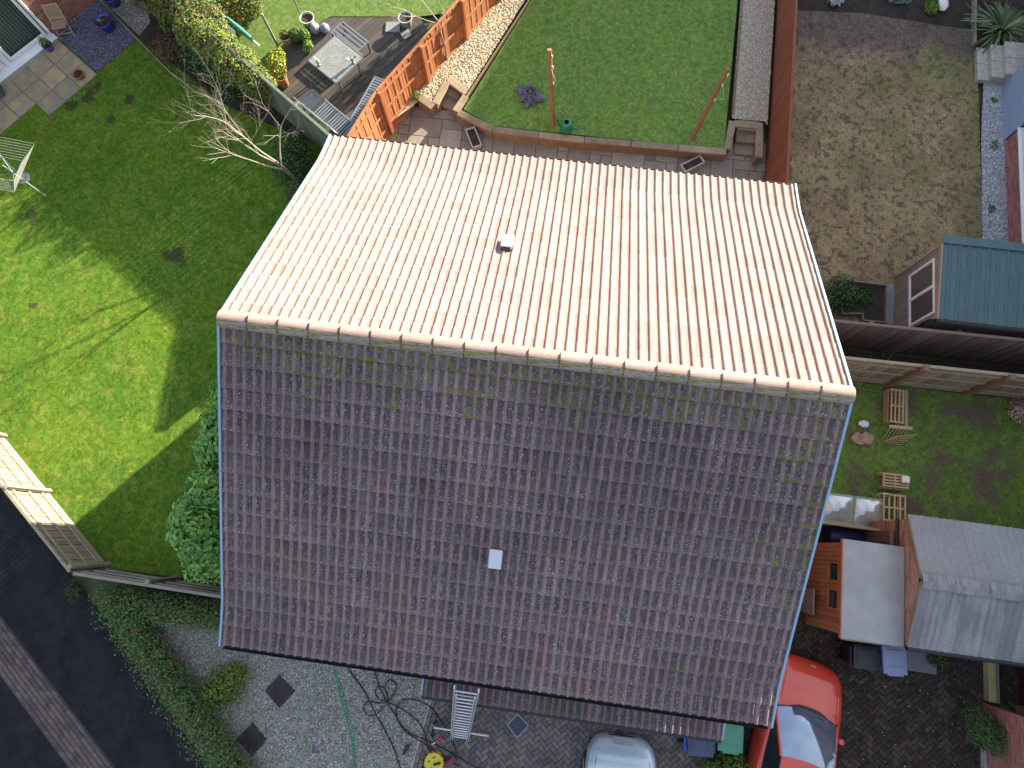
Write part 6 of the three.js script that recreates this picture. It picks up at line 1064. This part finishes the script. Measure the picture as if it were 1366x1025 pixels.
hose('black_hose', 'black hose with small loops tangled on the gravel', [[-2.967, 5.685], [-2.675, 6.220], [-2.484, 6.502], [-2.644, 6.492], [-2.741, 6.343], [-2.640, 6.215], [-2.457, 6.353], [-2.441, 6.545], [-2.328, 6.384], [-2.281, 6.150], [-2.438, 6.057], [-2.537, 6.201], [-2.429, 6.511], [-2.610, 6.584], [-2.856, 6.586], [-2.950, 6.744], [-2.804, 6.868], [-2.636, 6.829], [-2.450, 6.594]], 0.012, hoseM, 0.026);
hose('black_hose', 'black hose in long loops from gravel to block paving', [[-2.444, 6.529], [-2.228, 6.756], [-1.928, 7.081], [-1.555, 7.234], [-1.091, 7.436], [-0.788, 7.503], [-0.708, 7.352], [-0.852, 7.089], [-1.103, 6.808], [-1.411, 6.515], [-1.779, 6.405], [-2.071, 6.445], [-2.196, 6.640], [-2.099, 6.898], [-1.784, 7.108], [-1.296, 7.230], [-0.843, 7.370], [-0.388, 7.540], [0.057, 7.663]], 0.013, hoseM, 0.03);
hose('black_hose', 'black hose arcing over the paving edge beside the ladder', [[-2.444, 6.529], [-2.093, 6.625], [-1.695, 6.810], [-1.440, 7.092], [-1.322, 7.390], [-0.990, 7.531], [-0.597, 7.631]], 0.012, hoseM, 0.04);
hose('green_hose', 'thin green garden hose crossing the gravel from the eave', [[-3.859, 5.890], [-3.659, 6.274], [-3.446, 6.732], [-3.252, 7.106], [-3.076, 7.477], [-2.985, 7.778], [-2.931, 8.159]], 0.014, mat([0.02, 0.26, 0.12], 0.5));
hose('green_hose', 'second green garden hose alongside the first on gravel', [[-3.806, 5.883], [-3.630, 6.237], [-3.378, 6.722], [-3.209, 7.052], [-3.040, 7.394], [-2.965, 7.698], [-2.847, 8.147]], 0.012, mat([0.025, 0.29, 0.15], 0.5));
{ const p = [-1.147, 7.603], t = thing('hose_reel', 'round yellow hose reel lying on the block paving', 'hose reel', [p[0], 0.014, p[1]], 0.4), m = mat([0.62, 0.46, 0.02], 0.45);
  obj('drum', lathe([[0, 0], [0.21, 0], [0.215, 0.02], [0.15, 0.03], [0.15, 0.13], [0.215, 0.14], [0.215, 0.165], [0.19, 0.16], [0.06, 0.155], [0, 0.155]], 32), m, t); obj('crank', [cbox(0.16, 0.02, 0.05, 0.006).translate(0.06, 0.172, 0.03), rod([0.13, 0.17, 0.03], [0.13, 0.25, 0.03], 0.018, 0.018, 8)], M.black, t); obj('vent_slot', [cbox(0.05, 0.008, 0.03, 0.003).translate(-0.1, 0.162, -0.06), cbox(0.03, 0.008, 0.06, 0.003).translate(-0.08, 0.162, 0.1), cbox(0.07, 0.008, 0.03, 0.003).translate(0.03, 0.162, -0.11)], mat([0.1, 0.1, 0.1], 0.6), t); }
{ const p = [-0.812, 7.568], t = thing('red_brush', 'red bristle brush head lying beside the yellow reel', 'brush', [p[0], 0.014, p[1]], 0.7); obj('head', cbox(0.3, 0.05, 0.11, 0.012).translate(0, 0.05, 0), mat([0.3, 0.06, 0.07], 0.7), t); const r = rng(1481), L = []; for (let i = 0; i < 120; i++) { const x = (r() - 0.5) * 0.28, z = (r() - 0.5) * 0.1; L.push(rod([x, 0.05, z], [x + (r() - 0.5) * 0.06, 0.1, z + (r() - 0.5) * 0.06], 0.003, 0.003, 3)); } obj('bristles', L, mat([0.42, 0.16, 0.16], 0.8), t); }
{ const p = [-1.120, 7.142], t = thing('spray_gun', 'red and white hose spray gun lying at the paving edge', 'spray gun', [p[0], 0.014, p[1]], 0.8); obj('body', [rod([-0.1, 0.03, 0], [0.08, 0.035, 0], 0.02, 0.024, 8), rod([0.05, 0.03, 0], [0.1, 0.03, 0.12], 0.018, 0.014, 8)], mat([0.42, 0.04, 0.035], 0.45), t); obj('nozzle', rod([-0.1, 0.03, 0], [-0.2, 0.03, -0.02], 0.014, 0.01, 8), M.white, t); }
{ const p = [-1.829, 7.461], t = thing('black_brush', 'small black scrubbing brush lying on the gravel', 'brush', [p[0], 0.014, p[1]], 1.2); obj('head', cbox(0.22, 0.04, 0.08, 0.012).translate(0, 0.04, 0), M.black, t); obj('handle', rod([0.08, 0.04, 0], [0.17, 0.05, 0.03], 0.022, 0.018, 8), M.black, t); }

// ---------------------------------------------------------------- wheelie bins
function bin(label, c, turn, col, lidCol, W = 0.5, D = 0.58, H = 1.0) {
  const t = thing('wheelie_bin', label, 'wheelie bin', [c[0], 0.008, c[1]], turn), m = mat(col, 0.5), lm = mat(lidCol, 0.48), k = 0.8;   // hinge and handle at local -z
  const V = []; for (const [y, f] of [[0.06, k], [H - 0.08, 1]]) for (const [a, b] of [[-1, -1], [1, -1], [1, 1], [-1, 1]]) V.push([a * (W / 2 - 0.02) * f, y, b * (D / 2 - 0.03) * f]);
  obj('body', raw(V, [[0, 1, 2, 3], [0, 4, 5, 1], [1, 5, 6, 2], [2, 6, 7, 3], [3, 7, 4, 0]]), m, t); obj('rim', cbox(W, 0.045, D - 0.03, 0.012).translate(0, H - 0.07, 0), m, t);
  const l = new THREE.Group(); l.name = 'lid'; t.add(l); const n = 10, g = new THREE.BoxGeometry(W + 0.02, 0.05, D, 8, 1, n), p = g.attributes.position; for (let i = 0; i < p.count; i++) { const x = p.getX(i) / (W / 2), z = p.getZ(i) / (D / 2); const e = Math.max(Math.abs(x), Math.abs(z)); p.setY(i, p.getY(i) + H - 0.015 + 0.03 * (1 - Math.pow(e, 4))); } g.computeVertexNormals(); obj('lid_panel', g, lm, l);
  for (const z of [-0.2, 0.14]) obj('lid_ridge', cbox(W * 0.62, 0.014, 0.03, 0.006).translate(0, H + 0.04, z), lm, l); obj('lid_lip', cbox(W * 0.7, 0.03, 0.05, 0.01).translate(0, H - 0.005, D / 2 + 0.015), lm, l);
  obj('handle', [rod([-W / 2 + 0.04, H - 0.02, -D / 2 - 0.06], [W / 2 - 0.04, H - 0.02, -D / 2 - 0.06], 0.017, 0.017, 8), rod([-W / 2 + 0.06, H - 0.02, -D / 2 - 0.06], [-W / 2 + 0.06, H - 0.04, -D / 2 + 0.03], 0.015, 0.015, 6), rod([W / 2 - 0.06, H - 0.02, -D / 2 - 0.06], [W / 2 - 0.06, H - 0.04, -D / 2 + 0.03], 0.015, 0.015, 6)], m, t);
  for (const s of [-1, 1]) obj('wheel', new THREE.CylinderGeometry(0.1, 0.1, 0.045, 18).toNonIndexed().rotateZ(Math.PI / 2).translate(s * (W / 2 - 0.05), 0.1, -D / 2 + 0.06), M.rubber, t);
  return t;
}
bin('green wheelie bin beside the red car', [5.10, 5.98], 0.02, [0.045, 0.16, 0.095], [0.06, 0.21, 0.125]);
bin('bright blue wheelie bin with a dark lid under the canopy end', [4.5, 6.22], Math.PI / 2 + 0.05, [0.015, 0.07, 0.42], [0.045, 0.05, 0.10], 0.46, 0.54, 0.92);
bin('grey blue wheelie bin in front of the garage', [8.5, 3.98], 0.06, [0.13, 0.16, 0.24], [0.20, 0.24, 0.36], 0.48, 0.56);
bin('black wheelie bin behind the cedar shed corner', [7.93, 4.02], Math.PI / 2, [0.016, 0.016, 0.018], [0.02, 0.02, 0.023], 0.46, 0.52, 0.9);

// ---------------------------------------------------------------- cars (nose at local z = 0, tail towards +z)
function loft(rows, closed = false) {                         // rows of equal point counts, smooth surface
  const n = rows[0].length, pos = [], idx = [], uv = [];
  rows.forEach((R, i) => R.forEach((p, j) => { pos.push(...p); uv.push(j / (n - 1), i / (rows.length - 1)); }));
  for (let i = 0; i + 1 < rows.length; i++) for (let j = 0; j + 1 < n; j++) { const a = i * n + j; idx.push(a, a + 1, a + n + 1, a, a + n + 1, a + n); }
  const g = new THREE.BufferGeometry(); g.setAttribute('position', new THREE.Float32BufferAttribute(pos, 3)); g.setAttribute('uv', new THREE.Float32BufferAttribute(uv, 2)); g.setIndex(idx); g.computeVertexNormals(); return g;
}
function lerpT(T, z, k) { for (let i = 0; i + 1 < T.length; i++) if (z <= T[i + 1][0]) { const a = T[i], b = T[i + 1], t = sat((z - a[0]) / (b[0] - a[0])), s = t * t * (3 - 2 * t); return mix(a[k], b[k], t * 0.6 + s * 0.4); } return T[T.length - 1][k]; }
function car(label, [x, z], turn, paintCol, o) {
  const t = thing('parked_car', label, 'car', [x, 0.012, z], turn), pm = mat(paintCol, 0.36, { clearcoat: 1, clearcoatRoughness: 0.06, metalness: o.metal ?? 0 });
  const gl = mat(o.glass ?? [0.20, 0.27, 0.36], 0.05, { metalness: 0.62, clearcoat: 1, clearcoatRoughness: 0.03 });
  const L = o.L, hw = o.hw;
  // z, half width, crown height, shoulder height
  const T = [[0, hw * 0.42, 0.46, 0.40], [0.04, hw * 0.66, 0.56, 0.5], [0.14, hw * 0.80, 0.66, 0.60], [0.32, hw * 0.90, 0.75, 0.68], [0.6, hw * 0.96, 0.84, 0.77], [o.cowl, hw * 0.99, 0.93, 0.86], [o.cowl + 0.6, hw, 0.94, 0.9], [L * 0.7, hw, 0.94, 0.92], [L - 0.3, hw * 0.95, 0.93, 0.9], [L - 0.08, hw * 0.85, 0.86, 0.82], [L, hw * 0.7, 0.7, 0.66]];
  const rows = []; for (let i = 0; i <= 44; i++) {
    const zz = L * Math.pow(i / 44, 1.35), w = lerpT(T, zz, 1), c = lerpT(T, zz, 2), s = lerpT(T, zz, 3), R = [];
    const half = [[w * 0.93, 0.2], [w * 0.985, 0.3], [w, 0.48 * s / 0.86], [w * 0.985, s * 0.78], [w * 0.955, s * 0.93], [w * 0.89, s], [w * 0.76, mix(s, c, 0.42)], [w * 0.55, mix(s, c, 0.74)], [w * 0.28, mix(s, c, 0.94)], [0, c]];
    for (const [a, y] of half) R.push([-a, y, zz]); for (let k = half.length - 2; k >= 0; k--) R.push([half[k][0], half[k][1], zz]); rows.push(R);
  }
  obj('body', loft(rows), pm, t); obj('bumper_face', loft([rows[0], rows[0].map((p) => [p[0] * 0.1, mix(p[1], 0.35, 0.9), -0.01])]), mat(mul3(paintCol, 0.5), 0.4), t);
  obj('underbody', bx(hw * 1.7, 0.1, L * 0.92, 0, 0.22, L / 2), M.black, t);
  // glasshouse
  const b0 = o.cowl, r0 = o.cowl + o.rake, r1 = L - 0.75, b1 = L - 0.25, H = o.H, bw = hw * 0.83, rw = hw * 0.68;
  const base = (s) => [s * bw, 0.93 - 0.05 * s * s, b0 + 0.14 * s * s], top = (s) => [s * rw, H - 0.035 * s * s, r0 + 0.07 * s * s];
  const ws = []; for (let i = 0; i <= 10; i++) { const k = i / 10, R = []; for (let j = 0; j <= 16; j++) { const s = j / 8 - 1, a = base(s), b = top(s); R.push([mix(a[0], b[0], k), mix(a[1], b[1], k) + 0.05 * Math.sin(k * Math.PI) * (1 - 0.5 * s * s), mix(a[2], b[2], k)]); } ws.push(R); }
  obj('windscreen', loft(ws.map((R) => R.slice().reverse())), gl, t);
  const strip = []; for (const [f, dy] of [[-0.06, -0.006], [0.03, 0.012]]) { const R = []; for (let j = 0; j <= 16; j++) { const s = j / 8 - 1, a = base(s); R.push([a[0] * 1.01, a[1] + dy, a[2] + f]); } strip.push(R); } obj('scuttle', loft(strip.map((R) => R.slice().reverse())), M.black, t);
  const rf = []; for (let i = 0; i <= 10; i++) { const k = i / 10, R = []; for (let j = 0; j <= 16; j++) { const s = j / 8 - 1, a = top(s); R.push([a[0] * (1 - 0.06 * k * k), a[1] + 0.05 * Math.sin(k * 2.6) - 0.12 * k * k, mix(a[2], r1, k)]); } rf.push(R); }
  obj('roof', loft(rf.map((R) => R.slice().reverse())), pm, t);
  for (const s of [-1, 1]) {
    const sd = []; for (let i = 0; i <= 8; i++) { const k = i / 8, lo = [s * mix(bw, hw * 0.86, Math.min(1, k * 3)), 0.9, mix(b0 + 0.14, b1, k)], hi = [s * mix(rw, rw * 0.94, k), H - 0.035 + 0.05 * Math.sin(k * 2.6) - 0.12 * k * k - 0.002, mix(r0 + 0.07, r1, k)]; sd.push(s > 0 ? [lo, hi] : [hi, lo]); }
    obj('side_window', loft(sd), M.glassDark, t);
    obj('pillar', [rod([s * bw * 1.005, 0.89, b0 + 0.15], [s * rw * 1.005, H - 0.03, r0 + 0.08], 0.03, 0.028, 6)], pm, t);
    obj('roof_trim', tube(rf.map((R) => { const p = R[s > 0 ? 16 : 0]; return [p[0] * 1.0, p[1] + 0.004, p[2]]; }), 0.016, 16, 6), M.black, t);
    const zm = o.cowl + 0.38; const mg = new THREE.SphereGeometry(0.1, 14, 10); mg.scale(0.85, 0.62, 0.7); const mr = obj('mirror', mg, pm, t); mr.position.set(s * (hw - 0.03), 0.945, zm); const arm = obj('mirror_arm', rod([0, -0.01, 0], [-s * 0.2, -0.07, 0.02], 0.045, 0.05, 8), pm, mr); obj('mirror_glass', new THREE.CircleGeometry(0.07, 14).scale(1.1, 0.75, 1).translate(0, 0, 0.076), M.steel, mr);
    // headlight lying in the wing
    const hl = []; for (let i = 0; i <= 6; i++) { const k = i / 6, zz = mix(0.13, 0.62, k), R = []; const w = lerpT(T, zz, 1), sh = lerpT(T, zz, 3), cr = lerpT(T, zz, 2), wid = Math.sin(Math.min(1, k * 0.85 + 0.12) * Math.PI) * 0.5 + 0.08; for (let j = 0; j <= 4; j++) { const f = j / 4 * wid; const px = mix(w * 0.985, w * 0.76, f), py = f < 0.55 ? mix(sh * 0.78, sh, f / 0.55) : mix(sh, mix(sh, cr, 0.42), (f - 0.55) / 0.45); R.push([s * (px + 0.006), py + 0.008, zz]); } hl.push(s > 0 ? R.slice().reverse() : R); }
    obj('headlight', loft(hl), mat([0.35, 0.4, 0.45], 0.08, { clearcoat: 1, metalness: 0.3 }), t);
    for (const wz of [0.72, L - 0.7]) { const w = new THREE.Group(); w.name = 'wheel'; w.position.set(s * (hw - 0.1), 0.295, wz); t.add(w); obj('tyre', new THREE.TorusGeometry(0.22, 0.085, 10, 26).rotateY(Math.PI / 2), M.rubber, w); obj('rim', new THREE.CylinderGeometry(0.19, 0.19, 0.13, 20).rotateZ(Math.PI / 2), M.alu, w); }
    obj('wiper', [rod([s * 0.1 - 0.25, 0.955, b0 + 0.055], [s * 0.1 + 0.22, 0.985, b0 + 0.09], 0.009, 0.006, 5)], M.black, t);
    obj('bonnet_seam', tube([0.22, 0.4, 0.6, 0.8, b0 - 0.02].map((zz) => { const w = lerpT(T, zz, 1), sh = lerpT(T, zz, 3), c = lerpT(T, zz, 2); return [s * w * 0.76, mix(sh, c, 0.42) + 0.002, zz]; }), 0.0045, 14, 4), M.black, t);
  }
  if (!o.plate) obj('badge', cbox(0.12, 0.012, 0.035, 0.005).rotateX(-0.5).translate(0, 0.655, 0.09), M.steel, t);
  if (o.plate) obj('number_plate', cbox(0.44, 0.012, 0.13, 0.004).rotateX(-0.75).translate(0, 0.60, 0.035), mat([0.36, 0.37, 0.33], 0.5), t);
  obj('grille', cbox(0.6, 0.07, 0.03, 0.01).translate(0, 0.38, 0.0), M.black, t);
  return t;
}
car('red hatchback car parked beside the house gable', [6.93, 4.28], -0.20, [0.56, 0.05, 0.025], { L: 3.75, hw: 0.80, cowl: 0.98, rake: 0.92, H: 1.45 });
car('silver blue car with its bonnet facing the garage canopy', [2.92, 6.42], 0.02, [0.50, 0.60, 0.66], { L: 3.8, hw: 0.82, cowl: 1.0, rake: 0.72, H: 1.42, metal: 0.35, plate: true });

// ---------------------------------------------------------------- houses beyond the picture whose shade falls on the gardens
function farHouse(label, [x, z], turn, W, D, he, hr) {          // ridge along local z
  const t = thing('row_house', label, 'house', [x, 0, z], turn, 'row of houses on the sunny side');
  const w = W / 2, d = D / 2; obj('wall', raw([[-w, 0, -d], [w, 0, -d], [w, 0, d], [-w, 0, d], [-w, he, -d], [w, he, -d], [w, he, d], [-w, he, d], [0, hr - 0.1, -d], [0, hr - 0.1, d]], [[3, 7, 4, 0], [1, 5, 6, 2], [0, 4, 8, 5, 1], [2, 6, 9, 7, 3]]), M.brick[0], t);
  const e = w + 0.35, ye = he - 0.35 * (hr - he) / w; obj('roof', raw([[-e, ye, -d - 0.2], [-e, ye, d + 0.2], [0, hr, d + 0.2], [0, hr, -d - 0.2], [e, ye, -d - 0.2], [e, ye, d + 0.2]], [[0, 1, 2, 3], [3, 2, 5, 4]]), mat(grainTex([0.2, 0.12, 0.09], [0.14, 0.09, 0.07], 1501, 10), 0.9, { side: THREE.DoubleSide }), t);
  for (const zz of [-d / 2, d / 2]) for (const y of [1.4, 3.7]) { const f = obj('window', cbox(0.06, 1.1, 1.3, 0.01).translate(-w - 0.02, y, zz), M.white, t); obj('pane', bx(0.02, 0.95, 1.15, -w - 0.05, y, zz), M.glassDark, f); }
}
farHouse('brick house with tiled roof, nearest the conservatory', [16.9, -4.0], 0, 6.4, 10.5, 5.4, 8.7);
farHouse('brick house with tiled roof between its two neighbours', [16.3, -18.2], 0, 6.4, 15.6, 5.2, 8.6);
farHouse('brick house with tiled roof, turned at the far end of the row', [15.6, -31.7], -0.32, 6.4, 11, 5.2, 8.5);
shrub('added_shade_shrub', 'added unseen evergreen shrub that shades the decking past the orange fence', 'shrub', [-2.45, -13.45], [[0, 1.1, 0, 0.5, 1.15, 0.5], [-0.25, 1.0, 0.3, 0.4, 1.0, 0.4]], 3500, 0.1, 0.05, G.dark, 1511, { shell: 0.5 });  // added out of view so its shadow darkens the right of the decking

renderer.render(scene, camera);
